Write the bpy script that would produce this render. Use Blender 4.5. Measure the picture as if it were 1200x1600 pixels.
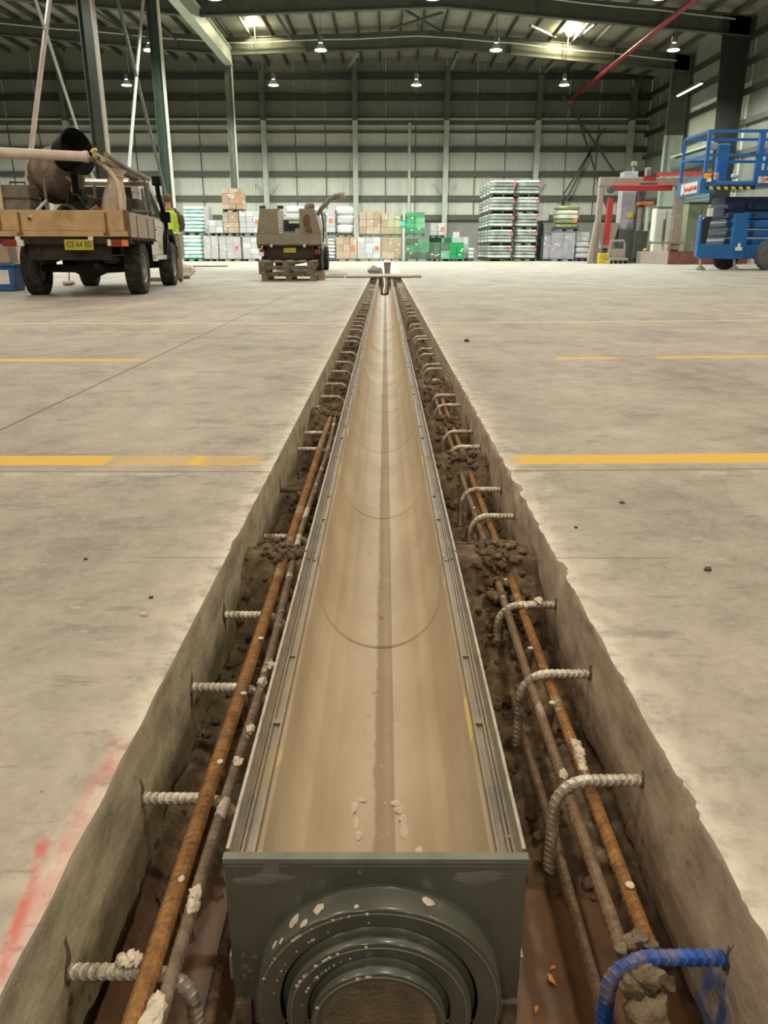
import bpy, math, random
from mathutils import Vector, Matrix, noise
random.seed(7)
for o in list(bpy.data.objects): bpy.data.objects.remove(o)
SC = bpy.context.scene
COL = SC.collection
PI = math.pi

# ------------------------------------------------------------------ camera
F = 1200.0; H = 0.71
PITCH = math.atan(411 / F); S, C = math.sin(PITCH), math.cos(PITCH)
cam = bpy.data.objects.new('camera', bpy.data.cameras.new('camera')); COL.objects.link(cam)
cam.data.sensor_fit = 'VERTICAL'; cam.data.sensor_height = 36; cam.data.lens = F / 1600 * 36
cam.data.clip_start = 0.05; cam.data.clip_end = 400
cam.location = (0, 0, H); cam.rotation_euler = (PI / 2 - PITCH, 0, math.atan(2 * C / F))
SC.camera = cam
# ------------------------------------------------------------------ world, exposure
w = bpy.data.worlds.new('hall_air'); SC.world = w; w.use_nodes = True
w.node_tree.nodes['Background'].inputs[0].default_value = (1.0, 0.93, 0.80, 1)
w.node_tree.nodes['Background'].inputs[1].default_value = 0.30
SC.view_settings.view_transform = 'Standard'; SC.view_settings.look = 'None'
SC.view_settings.gamma = 1; SC.view_settings.use_curve_mapping = False
SC.view_settings.exposure = 0.0
LAMP_W = 1050.0          # watts of one high-bay lamp
# the hall's high-bay lamps hang in staggered rows
LAMP_Z = 9.7
LAMP_ROWS = []
for i, y in enumerate((50.3, 42.0, 33.9, 25.7, 17.5, 9.3, 1.1, -7.1)):
    xs = (-23.6, -15.05, -6.5, 1.8, 10.4) if i % 2 == 0 else (-19.7, -11.3, -3.1, 5.3, 13.8)
    LAMP_ROWS.append((y, xs))

# ------------------------------------------------------------------ pixel -> world
def ray(u, v):
    a = (u - 602) / F; b = (v - 800) / F
    return a, C - b * S, -S - b * C
def onY(u, v, Y):
    d = ray(u, v); t = Y / d[1]; return Vector((d[0] * t, Y, H + d[2] * t))
def onX(u, v, X):
    d = ray(u, v); t = X / d[0]; return Vector((X, d[1] * t, H + d[2] * t))
def onG(u, v, z=0.0):
    d = ray(u, v); t = (z - H) / d[2]; return Vector((d[0] * t, d[1] * t, z))

# ------------------------------------------------------------------ node helpers
class NT:
    def __init__(s, name):
        s.m = bpy.data.materials.new(name); s.m.use_nodes = True
        s.t = s.m.node_tree; s.b = s.t.nodes['Principled BSDF']
        s.pos = None
    def node(s, typ, **kw):
        n = s.t.nodes.new(typ)
        for k, v in kw.items(): setattr(n, k, v)
        return n
    def put(s, sock, v):
        if hasattr(v, 'is_linked'): s.t.links.new(v, sock)
        else:
            if isinstance(v, tuple) and len(v) == 3 and sock.type == 'RGBA': v = (*v, 1)
            sock.default_value = v
    def P(s):
        if s.pos is None:
            s.pos = s.node('ShaderNodeNewGeometry').outputs['Position']
        return s.pos
    def O(s): return s.node('ShaderNodeTexCoord').outputs['Object']
    def xyz(s, vec):
        n = s.node('ShaderNodeSeparateXYZ'); s.put(n.inputs[0], vec); return n.outputs
    def math(s, op, a, b=0.0, c=0.0, clamp=False):
        n = s.node('ShaderNodeMath', operation=op, use_clamp=clamp)
        s.put(n.inputs[0], a); s.put(n.inputs[1], b); s.put(n.inputs[2], c); return n.outputs[0]
    def noise(s, vec, scale, detail=4, rough=0.55):
        n = s.node('ShaderNodeTexNoise'); s.put(n.inputs['Vector'], vec)
        n.inputs['Scale'].default_value = scale; n.inputs['Detail'].default_value = detail
        n.inputs['Roughness'].default_value = rough; return n.outputs[0]
    def ss(s, v, lo, hi):
        n = s.node('ShaderNodeMapRange', interpolation_type='SMOOTHSTEP')
        s.put(n.inputs[0], v); s.put(n.inputs[1], lo); s.put(n.inputs[2], hi); return n.outputs[0]
    def band(s, v, lo, hi, e):
        return s.math('MULTIPLY', s.ss(v, lo - e, lo + e), s.ss(v, hi + e, hi - e))
    def mix(s, f, a, b):
        n = s.node('ShaderNodeMix', data_type='RGBA')
        s.put(n.inputs[0], f); s.put(n.inputs[6], a); s.put(n.inputs[7], b); return n.outputs[2]
    def ramp(s, f, stops):
        n = s.node('ShaderNodeValToRGB'); s.put(n.inputs[0], f); e = n.color_ramp.elements
        while len(e) < len(stops): e.new(0.5)
        for q, (p, c) in zip(e, stops): q.position = p; q.color = (*c, 1)
        return n.outputs[0]
    def scale(s, vec, xyz):
        n = s.node('ShaderNodeVectorMath', operation='MULTIPLY'); s.put(n.inputs[0], vec); n.inputs[1].default_value = xyz
        return n.outputs[0]
    def bump(s, h, strength=0.3, dist=0.01):
        n = s.node('ShaderNodeBump'); s.put(n.inputs['Height'], h)
        n.inputs['Strength'].default_value = strength; n.inputs['Distance'].default_value = dist
        s.put(s.b.inputs['Normal'], n.outputs[0])
    def out(s, col, rough=0.6, metal=0.0, coat=0.0):
        s.put(s.b.inputs['Base Color'], col); s.put(s.b.inputs['Roughness'], rough)
        s.put(s.b.inputs['Metallic'], metal); s.b.inputs['Coat Weight'].default_value = coat
        s.b.inputs['Coat Roughness'].default_value = 0.15
        return s.m
def sc(c, k): return tuple(min(1, x * k) for x in c)
def mat(name, col, rough=0.6, metal=0.0, var=0.15, scale=6.0, bump=0.0, coat=0.0, dirt=None, dirt_amt=0.5, local=False):
    n = NT(name); p = n.O() if local else n.P()
    f = n.noise(p, scale, 5)
    c = n.ramp(f, [(0.3, sc(col, 1 - var)), (0.7, sc(col, 1 + var))])
    if dirt:
        g = n.ss(n.noise(p, scale * 0.6, 7, 0.65), 0.62 - dirt_amt * 0.3, 0.75 - dirt_amt * 0.2)
        c = n.mix(g, c, dirt)
    if bump: n.bump(n.noise(p, scale * 8, 4), bump, 0.01)
    return n.out(c, rough, metal, coat)
def emit(name, col, strength):
    n = NT(name); n.put(n.b.inputs['Base Color'], col); n.put(n.b.inputs['Emission Color'], col)
    n.b.inputs['Emission Strength'].default_value = strength; return n.m

# ------------------------------------------------------------------ mesh helpers
class MB:
    def __init__(s): s.v = []; s.f = []; s.mi = []
    def add(s, vs, fs, mi=0):
        k = len(s.v); s.v += [tuple(v) for v in vs]
        for f in fs: s.f.append(tuple(i + k for i in f)); s.mi.append(mi)
        return s
    def b(s, x0, x1, y0, y1, z0, z1, mi=0, M=None):
        vs = [Vector((x, y, z)) for z in (z0, z1) for y in (y0, y1) for x in (x0, x1)]
        if M: vs = [M @ v for v in vs]
        return s.add(vs, [(0, 2, 3, 1), (4, 5, 7, 6), (0, 1, 5, 4), (1, 3, 7, 5), (3, 2, 6, 7), (2, 0, 4, 6)], mi)
    def bar(s, p0, p1, wx, wy, mi=0):
        """rectangular bar from p0 to p1"""
        p0 = Vector(p0); p1 = Vector(p1); d = p1 - p0; L = d.length
        q = d.to_track_quat('Z', 'Y').to_matrix().to_4x4(); M = Matrix.Translation(p0) @ q
        return s.b(-wx / 2, wx / 2, -wy / 2, wy / 2, 0, L, mi, M)
    def tube(s, path, r, n=8, caps=True, mi=0, sq=1.0, skew=0.0):
        path = [Vector(p) for p in path]; N = len(path)
        rs = r if isinstance(r, (list, tuple)) else [r] * N
        vs = []; fs = []; t0 = None; nx = None
        for i, p in enumerate(path):
            t = (path[min(i + 1, N - 1)] - path[max(i - 1, 0)]).normalized()
            if nx is None:
                nx = t.orthogonal().normalized()
            else:
                nx = (nx - t * nx.dot(t)).normalized()
            ny = t.cross(nx)
            for k in range(n):
                a = 2 * PI * k / n
                vs.append(p + (nx * math.cos(a) + ny * math.sin(a) * sq) * rs[i] + (t * (skew * rs[i] * math.cos(2 * a)) if skew else Vector((0, 0, 0))))
        for i in range(N - 1):
            for k in range(n):
                k2 = (k + 1) % n
                fs.append((i * n + k, i * n + k2, (i + 1) * n + k2, (i + 1) * n + k))
        if caps:
            fs.append(tuple(range(n - 1, -1, -1))); fs.append(tuple((N - 1) * n + k for k in range(n)))
        return s.add(vs, fs, mi)
    def lathe(s, prof, n=24, M=None, mi=0, caps=False):
        """prof: (radius, height) revolved about local Z, placed by M"""
        vs = []; fs = []; N = len(prof)
        for r, h in prof:
            for k in range(n):
                a = 2 * PI * k / n; v = Vector((r * math.cos(a), r * math.sin(a), h)); vs.append(M @ v if M else v)
        for i in range(N - 1):
            for k in range(n):
                k2 = (k + 1) % n; fs.append((i * n + k, i * n + k2, (i + 1) * n + k2, (i + 1) * n + k))
        if caps:
            fs.append(tuple(range(n - 1, -1, -1))); fs.append(tuple((N - 1) * n + k for k in range(n)))
        return s.add(vs, fs, mi)
    def prism(s, poly, a0, a1, axis='x', mi=0):
        """extrude a polygon; axis x: poly=(y,z), y: (x,z), z: (x,y)"""
        def mk(a, p): return {'x': (a, p[0], p[1]), 'y': (p[0], a, p[1]), 'z': (p[0], p[1], a)}[axis]
        n = len(poly); vs = [mk(a0, p) for p in poly] + [mk(a1, p) for p in poly]
        fs = [tuple(range(n - 1, -1, -1)), tuple(range(n, 2 * n))] + [(i, (i + 1) % n, n + (i + 1) % n, n + i) for i in range(n)]
        return s.add(vs, fs, mi)
    def blob(s, c, r, seed=0, amp=0.3, n=7, mi=0):
        """lumpy closed ball; r may be a 3-tuple"""
        if not isinstance(r, tuple): r = (r, r, r)
        vs = [Vector((0, 0, -1))]; m = n + 2
        for i in range(1, n):
            th = PI * i / n
            for k in range(m):
                a = 2 * PI * k / m; vs.append(Vector((math.sin(th) * math.cos(a), math.sin(th) * math.sin(a), -math.cos(th))))
        vs.append(Vector((0, 0, 1)))
        q = []
        for v in vs:
            d = 1 + amp * noise.noise(v * 1.7 + Vector((seed * 3.1, seed * 1.7, seed))) + amp * 0.5 * noise.noise(v * 4 + Vector((seed, 9, seed * 2)))
            q.append((c[0] + v.x * r[0] * d, c[1] + v.y * r[1] * d, c[2] + v.z * r[2] * d))
        fs = [(0, 1 + (k + 1) % m, 1 + k) for k in range(m)]
        for i in range(n - 2):
            for k in range(m):
                a = 1 + i * m; fs.append((a + k, a + (k + 1) % m, a + m + (k + 1) % m, a + m + k))
        a = 1 + (n - 2) * m; fs += [(a + k, a + (k + 1) % m, len(vs) - 1) for k in range(m)]
        return s.add(q, fs, mi)
    def mesh(s, name, mats, smooth=False, angle=35):
        me = bpy.data.meshes.new(name); me.from_pydata(s.v, [], s.f)
        for m in (mats if isinstance(mats, (list, tuple)) else [mats]): me.materials.append(m)
        me.polygons.foreach_set('material_index', s.mi)
        if smooth:
            me.polygons.foreach_set('use_smooth', [True] * len(s.f)); me.set_sharp_from_angle(angle=math.radians(angle))
        me.update(); return me
    def build(s, name, mats, parent=None, loc=None, rot=None, smooth=False, angle=35, bevel=0):
        return link(name, s.mesh(name, mats, smooth, angle), parent, loc, rot, bevel)
def link(name, me, parent=None, loc=None, rot=None, bevel=0):
    o = bpy.data.objects.new(name, me); COL.objects.link(o)
    if parent: o.parent = parent
    if loc is not None: o.location = loc
    if rot is not None: o.rotation_euler = rot
    if bevel:
        m = o.modifiers.new('bevel', 'BEVEL'); m.width = bevel; m.segments = 2; m.limit_method = 'ANGLE'
    return o
def empty(name, label, cat, loc=(0, 0, 0), rz=0.0, group=None):
    o = bpy.data.objects.new(name, None); COL.objects.link(o); o.location = loc; o.rotation_euler = (0, 0, rz)
    o.empty_display_size = 0.1
    return tag(o, label, cat, group)
def tag(o, label, cat, group=None, kind=None):
    o['label'] = label; o['category'] = cat
    if group: o['group'] = group
    if kind: o['kind'] = kind
    return o
def struct(o, label=None): 
    o['kind'] = 'structure'
    if label: o['label'] = label
    return o
def dup(o, parent=None, loc=None, rot=None):
    c = o.copy(); COL.objects.link(c)
    if parent: c.parent = parent
    if loc is not None: c.location = loc
    if rot is not None: c.rotation_euler = rot
    return c
ONES = ['zeroth', 'first', 'second', 'third', 'fourth', 'fifth', 'sixth', 'seventh', 'eighth', 'ninth', 'tenth', 'eleventh', 'twelfth', 'thirteenth',
        'fourteenth', 'fifteenth', 'sixteenth', 'seventeenth', 'eighteenth', 'nineteenth']
def ordinal(n):
    if n < 20: return ONES[n]
    t = ['', '', 'twent', 'thirt', 'fort', 'fift', 'sixt'][n // 10]
    return t + 'ieth' if n % 10 == 0 else t + 'y-' + ONES[n % 10]
def smooth01(x): x = max(0, min(1, x)); return x * x * (3 - 2 * x)
def nz(x, y=0, z=0): return noise.noise(Vector((x, y, z)))
def text_mesh(txt, size, depth=0.0):
    cu = bpy.data.curves.new('lettering', 'FONT'); cu.body = txt; cu.size = size; cu.extrude = depth
    cu.align_x = 'CENTER'; cu.align_y = 'CENTER'
    o = bpy.data.objects.new('tmp', cu); COL.objects.link(o)
    dg = bpy.context.evaluated_depsgraph_get(); me = bpy.data.meshes.new_from_object(o.evaluated_get(dg))
    bpy.data.objects.remove(o); return me
# ================================================================== materials
def concrete_floor():
    n = NT('floor_concrete'); p = n.P(); X, Y, Z = n.xyz(p)
    n1 = n.noise(n.scale(p, (1, 0.6, 1)), 1.3, 8, 0.68); n2 = n.noise(p, 6, 8, 0.72); n3 = n.noise(p, 45, 5, 0.6)
    f = n.math('ADD', n.math('MULTIPLY', n1, 0.5), n.math('ADD', n.math('MULTIPLY', n2, 0.35), n.math('MULTIPLY', n3, 0.15)))
    c = n.ramp(f, [(0.38, (0.215, 0.195, 0.165)), (0.47, (0.33, 0.30, 0.25)), (0.56, (0.42, 0.385, 0.325)), (0.66, (0.54, 0.50, 0.43))])
    # pale concrete dust near the saw-cut edges, darker tyre grime further away
    dl = n.math('SUBTRACT', -0.385, X); dr = n.math('SUBTRACT', X, 0.412)
    d = n.math('MAXIMUM', dl, dr)
    dust = n.math('MULTIPLY', n.ss(d, 0.16, 0.0), n.ss(n.noise(p, 11, 6, 0.7), 0.36, 0.62))
    c = n.mix(n.math('MULTIPLY', dust, 0.75), c, (0.60, 0.55, 0.46))
    rim = n.math('MULTIPLY', n.ss(d, 0.05, 0.0), n.ss(n.noise(p, 17, 7, 0.75), 0.40, 0.56))
    c = n.mix(n.math('MULTIPLY', rim, 0.8), c, (0.70, 0.65, 0.56))
    gr = n.ss(n.noise(n.scale(p, (0.8, 1.6, 1)), 2.6, 8, 0.74), 0.53, 0.66)
    c = n.mix(n.math('MULTIPLY', gr, 0.62), c, (0.17, 0.155, 0.135))
    sc2 = n.ss(n.noise(n.scale(p, (0.6, 3.0, 1)), 7, 7, 0.72), 0.58, 0.68)
    c = n.mix(n.math('MULTIPLY', sc2, 0.5), c, (0.16, 0.14, 0.115))
    sp = n.ss(n.noise(n.scale(p, (1, 2.2, 1)), 13, 6, 0.68), 0.64, 0.70)
    c = n.mix(n.math('MULTIPLY', sp, 0.6), c, (0.62, 0.58, 0.50))
    pit = n.ss(n.noise(p, 60, 3, 0.5), 0.735, 0.76)
    c = n.mix(pit, c, (0.14, 0.12, 0.095))
    # painted lines (slightly askew on the right-hand side)
    xr = n.math('MAXIMUM', X, 0.0)
    Y2 = n.math('SUBTRACT', Y, n.math('MULTIPLY', xr, 0.030)); Y3 = n.math('SUBTRACT', Y, n.math('MULTIPLY', xr, 0.075)); Y4 = n.math('SUBTRACT', Y, n.math('MULTIPLY', xr, 0.10))
    wear = n.noise(p, 7, 6, 0.7)
    def line(yv, y0, y1, e, solid, col, amt):
        nonlocal c
        m = n.band(yv, y0, y1, e)
        m = n.math('MULTIPLY', m, n.math('MAXIMUM', n.math('MULTIPLY', solid, n.ss(wear, 0.22, 0.36)), n.math('MULTIPLY', n.ss(wear, 0.50, 0.60), 0.5)))
        c = n.mix(n.math('MULTIPLY', m, amt), c, col)
    YEL = (0.70, 0.44, 0.045)
    sA = n.math('MAXIMUM', n.math('MAXIMUM', n.ss(X, -0.96, -0.99), n.band(X, -0.69, -0.64, 0.01)), n.ss(X, 0.44, 0.50))
    line(Y2, 2.572, 2.700, 0.006, sA, YEL, 0.95)
    line(Y2, 2.572, 2.700, 0.006, n.math('MULTIPLY', n.band(X, -0.95, -0.44, 0.03), 0.55), YEL, 0.9)
    sB = n.math('MAXIMUM', n.ss(X, -1.55, -1.75), n.math('MAXIMUM', n.band(X, 1.17, 1.60, 0.01), n.ss(X, 1.86, 1.89)))
    line(Y3, 5.18, 5.29, 0.01, sB, (0.72, 0.46, 0.06), 0.9)
    line(Y4, 7.88, 7.97, 0.01, 0.85, (0.66, 0.54, 0.26), 0.8)
    line(Y, 10.9, 10.99, 0.01, 0.25, (0.60, 0.55, 0.42), 0.5)
    # construction joints and saw cuts
    wob = n.math('MULTIPLY', n.math('SUBTRACT', n.noise(p, 14, 5, 0.7), 0.5), 0.02)
    jA = n.band(n.math('ADD', Y2, wob), 2.484, 2.494, 0.004)
    jB = n.band(n.math('ADD', X, n.math('MULTIPLY', wob, 0.4)), -1.602, -1.588, 0.003)
    jC = n.math('MULTIPLY', n.band(Y, 1.727, 1.731, 0.0015), n.math('MAXIMUM', n.ss(X, -0.62, -0.56), 0.0))
    jC = n.math('MULTIPLY', jC, n.ss(X, 0.72, 0.66))
    j = n.math('MULTIPLY', n.math('MAXIMUM', jA, n.math('MAXIMUM', jB, jC)), n.ss(wear, 0.25, 0.45))
    c = n.mix(n.math('MULTIPLY', j, 0.8), c, (0.085, 0.07, 0.05))
    jW = n.math('MULTIPLY', n.band(Y2, 2.43, 2.48, 0.02), n.ss(wear, 0.5, 0.62))
    c = n.mix(n.math('MULTIPLY', jW, 0.5), c, (0.60, 0.55, 0.46))
    # red setting-out spray along the left edge
    rn = n.noise(n.scale(p, (1, 0.6, 1)), 12, 6, 0.7)
    u_ = n.math('ADD', n.math('SUBTRACT', X, n.math('MULTIPLY', n.math('SUBTRACT', 0.785, Y), 0.175)), 0.430)
    u_ = n.math('ADD', u_, n.math('MULTIPLY', n.math('SUBTRACT', rn, 0.5), 0.02))
    red = n.math('MULTIPLY', n.band(u_, -0.007, 0.007, 0.007), n.math('MULTIPLY', n.ss(Y, 0.80, 0.77), n.ss(rn, 0.36, 0.60)))
    c = n.mix(n.math('MULTIPLY', red, 0.85), c, (0.60, 0.085, 0.075))
    wash = n.math('MULTIPLY', n.band(X, -0.416, -0.380, 0.010), n.math('MULTIPLY', n.band(Y, 0.60, 1.02, 0.08), n.ss(rn, 0.38, 0.58)))
    c = n.mix(n.math('MULTIPLY', wash, 0.5), c, (0.62, 0.20, 0.17))
    h = n.math('ADD', n.math('MULTIPLY', n3, 0.4), n.math('SUBTRACT', n2, n.math('MULTIPLY', j, 0.8)))
    n.bump(h, 0.35, 0.006)
    return n.out(c, n.math('ADD', 0.52, n.math('MULTIPLY', n2, 0.35)))
def cut_concrete(name, base, green):
    n = NT(name); p = n.P(); X, Y, Z = n.xyz(p)
    f = n.noise(n.scale(p, (1, 1, 2.2)), 7, 8, 0.65)
    c = n.ramp(f, [(0.33, sc(base, 0.6)), (0.5, base), (0.66, sc(base, 1.35))])
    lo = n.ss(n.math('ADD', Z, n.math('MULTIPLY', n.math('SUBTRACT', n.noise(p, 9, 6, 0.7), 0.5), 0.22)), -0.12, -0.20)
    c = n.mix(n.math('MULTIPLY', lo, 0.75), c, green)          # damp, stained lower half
    pit = n.ss(n.noise(n.scale(p, (1, 1, 0.6)), 48, 5, 0.65), n.math('SUBTRACT', 0.64, n.math('MULTIPLY', lo, 0.08)), 0.72)
    c = n.mix(n.math('MULTIPLY', pit, 0.8), c, (0.05, 0.04, 0.025))
    ch = n.ss(Z, -0.012, -0.002)
    c = n.mix(n.math('MULTIPLY', ch, 0.7), c, (0.52, 0.47, 0.38))
    blue = n.math('MULTIPLY', n.band(Y, 0.67, 0.755, 0.012), n.band(Z, -0.24, -0.135, 0.02))
    blue = n.math('MULTIPLY', blue, n.math('MULTIPLY', n.ss(X, 0.2, 0.3), n.ss(n.noise(p, 22, 4), 0.38, 0.52)))
    c = n.mix(n.math('MULTIPLY', blue, 0.8), c, (0.03, 0.12, 0.40))
    n.bump(n.noise(p, 60, 6, 0.7), 0.55, 0.008)
    return n.out(c, 0.85)
def soil_mat():
    n = NT('trench_soil'); p = n.P(); X, Y, Z = n.xyz(p)
    f = n.noise(p, 22, 8, 0.7)
    c = n.ramp(f, [(0.32, (0.05, 0.034, 0.018)), (0.5, (0.15, 0.105, 0.060)), (0.68, (0.30, 0.22, 0.13))])
    wet = n.ss(n.math('ADD', Y, n.math('MULTIPLY', n.noise(p, 6, 4), 0.4)), 1.35, 1.05)
    c = n.mix(n.math('MULTIPLY', wet, 0.8), c, (0.135, 0.066, 0.030))
    n.bump(n.noise(p, 90, 6, 0.7), 0.6, 0.008)
    return n.out(c, 0.88)
def channel_mat():
    n = NT('polymer_concrete_beige'); p = n.P(); o = n.O(); X, Y, Z = n.xyz(p)
    f = n.noise(n.scale(p, (2.0, 0.7, 2.0)), 3.2, 7, 0.6)
    c = n.ramp(f, [(0.32, (0.43, 0.34, 0.225)), (0.5, (0.515, 0.42, 0.29)), (0.68, (0.60, 0.505, 0.365))])
    Xc = n.math('ADD', X, 0.0115)
    # darker strip along the invert
    e = n.math('MULTIPLY', n.math('SUBTRACT', n.noise(n.scale(p, (1, 1, 1)), 16, 5, 0.7), 0.5), 0.022)
    st = n.math('MULTIPLY', n.ss(n.math('ADD', Xc, e), -0.013, -0.005), n.ss(Xc, 0.031, 0.028))
    st = n.math('MULTIPLY', st, n.ss(Z, -0.2, -0.24))
    c = n.mix(n.math('MULTIPLY', st, 0.55), c, (0.215, 0.135, 0.068))
    sm = n.math('MULTIPLY', n.band(Xc, -0.045, 0.05, 0.02), n.ss(n.noise(p, 30, 6, 0.7), 0.60, 0.68))
    sm = n.math('MULTIPLY', sm, n.ss(n.noise(p, 2.3, 2), 0.45, 0.6))
    c = n.mix(n.math('MULTIPLY', sm, 0.6), c, (0.17, 0.12, 0.06))
    sp = n.math('MULTIPLY', n.band(Xc, -0.08, 0.06, 0.04), n.ss(n.noise(p, 70, 3, 0.5), 0.715, 0.74))
    c = n.mix(n.math('MULTIPLY', sp, 0.7), c, (0.72, 0.62, 0.45))
    tops = n.math('MULTIPLY', n.ss(Z, -0.054, -0.048), n.ss(n.noise(n.scale(p, (1, 1, 1)), 5, 3), 0.58, 0.62))
    c = n.mix(tops, c, (0.75, 0.60, 0.22))
    n.bump(n.noise(p, 25, 4), 0.06, 0.006)
    return n.out(c, n.math('ADD', 0.48, n.math('MULTIPLY', st, 0.15)), 0, 0.0)
def rust(name, a, b, paint=None, amt=0.0, sc_=1.0):
    n = NT(name); p = n.P(); f = n.noise(p, 35 * sc_, 7, 0.75)
    c = n.ramp(f, [(0.35, a), (0.65, b)])
    dk = n.ss(n.noise(p, 7, 6, 0.7), 0.5, 0.66)
    c = n.mix(n.math('MULTIPLY', dk, 0.6), c, sc(a, 0.75))
    if paint:
        g = n.ss(n.noise(n.scale(p, (1, 1, 1)), 9, 5, 0.6), 0.66 - amt * 0.2, 0.70 - amt * 0.2); c = n.mix(g, c, paint)
    n.bump(n.noise(p, 160, 5), 0.3, 0.003)
    return n.out(c, 0.72, 0.15)
M = {}
M['floor'] = concrete_floor()
M['cut_l'] = cut_concrete('cut_slab_face_olive', (0.42, 0.37, 0.255), (0.17, 0.155, 0.075))
M['cut_r'] = cut_concrete('cut_slab_face_brown', (0.42, 0.335, 0.245), (0.25, 0.18, 0.12))
M['soil'] = soil_mat()
M['clod'] = mat('soil_clods', (0.15, 0.108, 0.062), 0.9, var=0.5, scale=25, bump=0.6)
M['mud'] = mat('wet_mud', (0.155, 0.080, 0.037), 0.42, var=0.3, scale=9, bump=0.15)
M['claymud'] = mat('grey_clay', (0.20, 0.155, 0.095), 0.8, var=0.4, scale=22, bump=0.6)
M['chan'] = channel_mat()
M['rail'] = mat('dull_steel_edge', (0.25, 0.22, 0.175), 0.45, 0.45, var=0.3, scale=14, bump=0.1, dirt=(0.30, 0.235, 0.15), dirt_amt=0.6)
M['railtop'] = mat('bare_steel_edge', (0.42, 0.38, 0.31), 0.5, 0.4, var=0.25, scale=30)
M['cap'] = mat('green_grey_plastic', (0.098, 0.102, 0.078), 0.36, 0, var=0.25, scale=7, bump=0.03, coat=0.6, dirt=(0.16, 0.165, 0.13), dirt_amt=0.22)
M['cap_dirt_glint'] = mat('scuffed_glint_plastic', (0.17, 0.175, 0.14), 0.6, var=0.25, scale=12)
M['splat'] = mat('white_plaster_splash', (0.66, 0.58, 0.46), 0.7, var=0.15, scale=40, bump=0.2)
M['galv'] = mat('galvanised_bar', (0.64, 0.60, 0.50), 0.40, 0.55, var=0.35, scale=40, bump=0.2, dirt=(0.30, 0.25, 0.17), dirt_amt=0.4)
M['galvdark'] = mat('muddy_bar', (0.17, 0.125, 0.075), 0.8, 0.1, var=0.4, scale=40, bump=0.4)
M['blue_paint'] = mat('blue_marking_paint', (0.02, 0.095, 0.42), 0.5, 0.1, var=0.4, scale=25, bump=0.2, dirt=(0.24, 0.20, 0.16), dirt_amt=0.55)
M['rust'] = rust('rusty_orange_bar', (0.17, 0.078, 0.024), (0.40, 0.205, 0.065), (0.36, 0.27, 0.17), 0.35)
M['rustgrey'] = rust('grey_brown_bar', (0.13, 0.092, 0.062), (0.29, 0.215, 0.15), (0.56, 0.50, 0.42), 0.55)
M['rustgrey2'] = rust('brown_bar', (0.14, 0.09, 0.05), (0.30, 0.205, 0.125), (0.42, 0.35, 0.26), 0.2)
M['rustlow'] = rust('muddy_red_bar', (0.10, 0.055, 0.028), (0.22, 0.135, 0.08))
M['stain'] = mat('dark_epoxy_stain', (0.10, 0.08, 0.05), 0.8, var=0.5, scale=40)
M['orange_bit'] = mat('orange_scrap', (0.75, 0.29, 0.06), 0.7, var=0.2, scale=60)
M['wire'] = mat('tie_wire', (0.05, 0.04, 0.03), 0.6, 0.5)
# hall
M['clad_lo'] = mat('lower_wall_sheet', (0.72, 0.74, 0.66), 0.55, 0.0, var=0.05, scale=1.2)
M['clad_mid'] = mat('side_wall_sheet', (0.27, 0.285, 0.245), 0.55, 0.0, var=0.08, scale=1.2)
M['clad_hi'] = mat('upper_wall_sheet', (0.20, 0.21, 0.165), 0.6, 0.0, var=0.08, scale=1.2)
M['clad_lit'] = mat('lamplit_wall_sheet', (0.80, 0.84, 0.74), 0.5, var=0.05, scale=1.5)  # lamp light put into the colour of ordinary side sheets
M['dado'] = mat('precast_dado', (0.30, 0.31, 0.28), 0.8, var=0.12, scale=1.0)
M['steel_lt'] = mat('pale_green_steel', (0.50, 0.57, 0.49), 0.5, 0.1, var=0.1, scale=2)
M['steel_md'] = mat('grey_green_steel', (0.115, 0.125, 0.10), 0.55, 0.1, var=0.15, scale=2)
M['steel_dk'] = mat('dark_green_steel', (0.045, 0.05, 0.042), 0.6, 0.1, var=0.2, scale=2)
M['teal_steel'] = mat('teal_steel', (0.050, 0.085, 0.068), 0.5, 0.1, var=0.15, scale=2)
M['pink_steel'] = mat('red_oxide_primed_tube', (0.42, 0.33, 0.29), 0.6, 0.1, var=0.15, scale=2)
M['roof'] = mat('roof_sheet', (0.36, 0.36, 0.29), 0.6, 0.1, var=0.12, scale=0.8)
M['purlin'] = mat('purlin_steel', (0.10, 0.105, 0.085), 0.6, 0.2, var=0.2, scale=1.5)
M['redpipe'] = mat('red_sprinkler_pipe', (0.30, 0.03, 0.045), 0.45, 0.1, var=0.2, scale=3)
M['white_pipe'] = mat('white_conduit', (0.62, 0.64, 0.56), 0.5, var=0.1, scale=3)
M['lampglow'] = emit('lamp_lens', (0.90, 0.95, 1.0), 30)
M['lampneck'] = emit('lamp_neck_glow', (0.95, 0.97, 0.95), 6)
M['floodglow'] = emit('flood_lens', (1.0, 0.93, 0.66), 45)
M['greenglow'] = emit('green_beacon', (0.01, 1.0, 0.35), 1.8)
M['lamphouse'] = mat('lamp_housing', (0.25, 0.26, 0.27), 0.4, 0.6)
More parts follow.
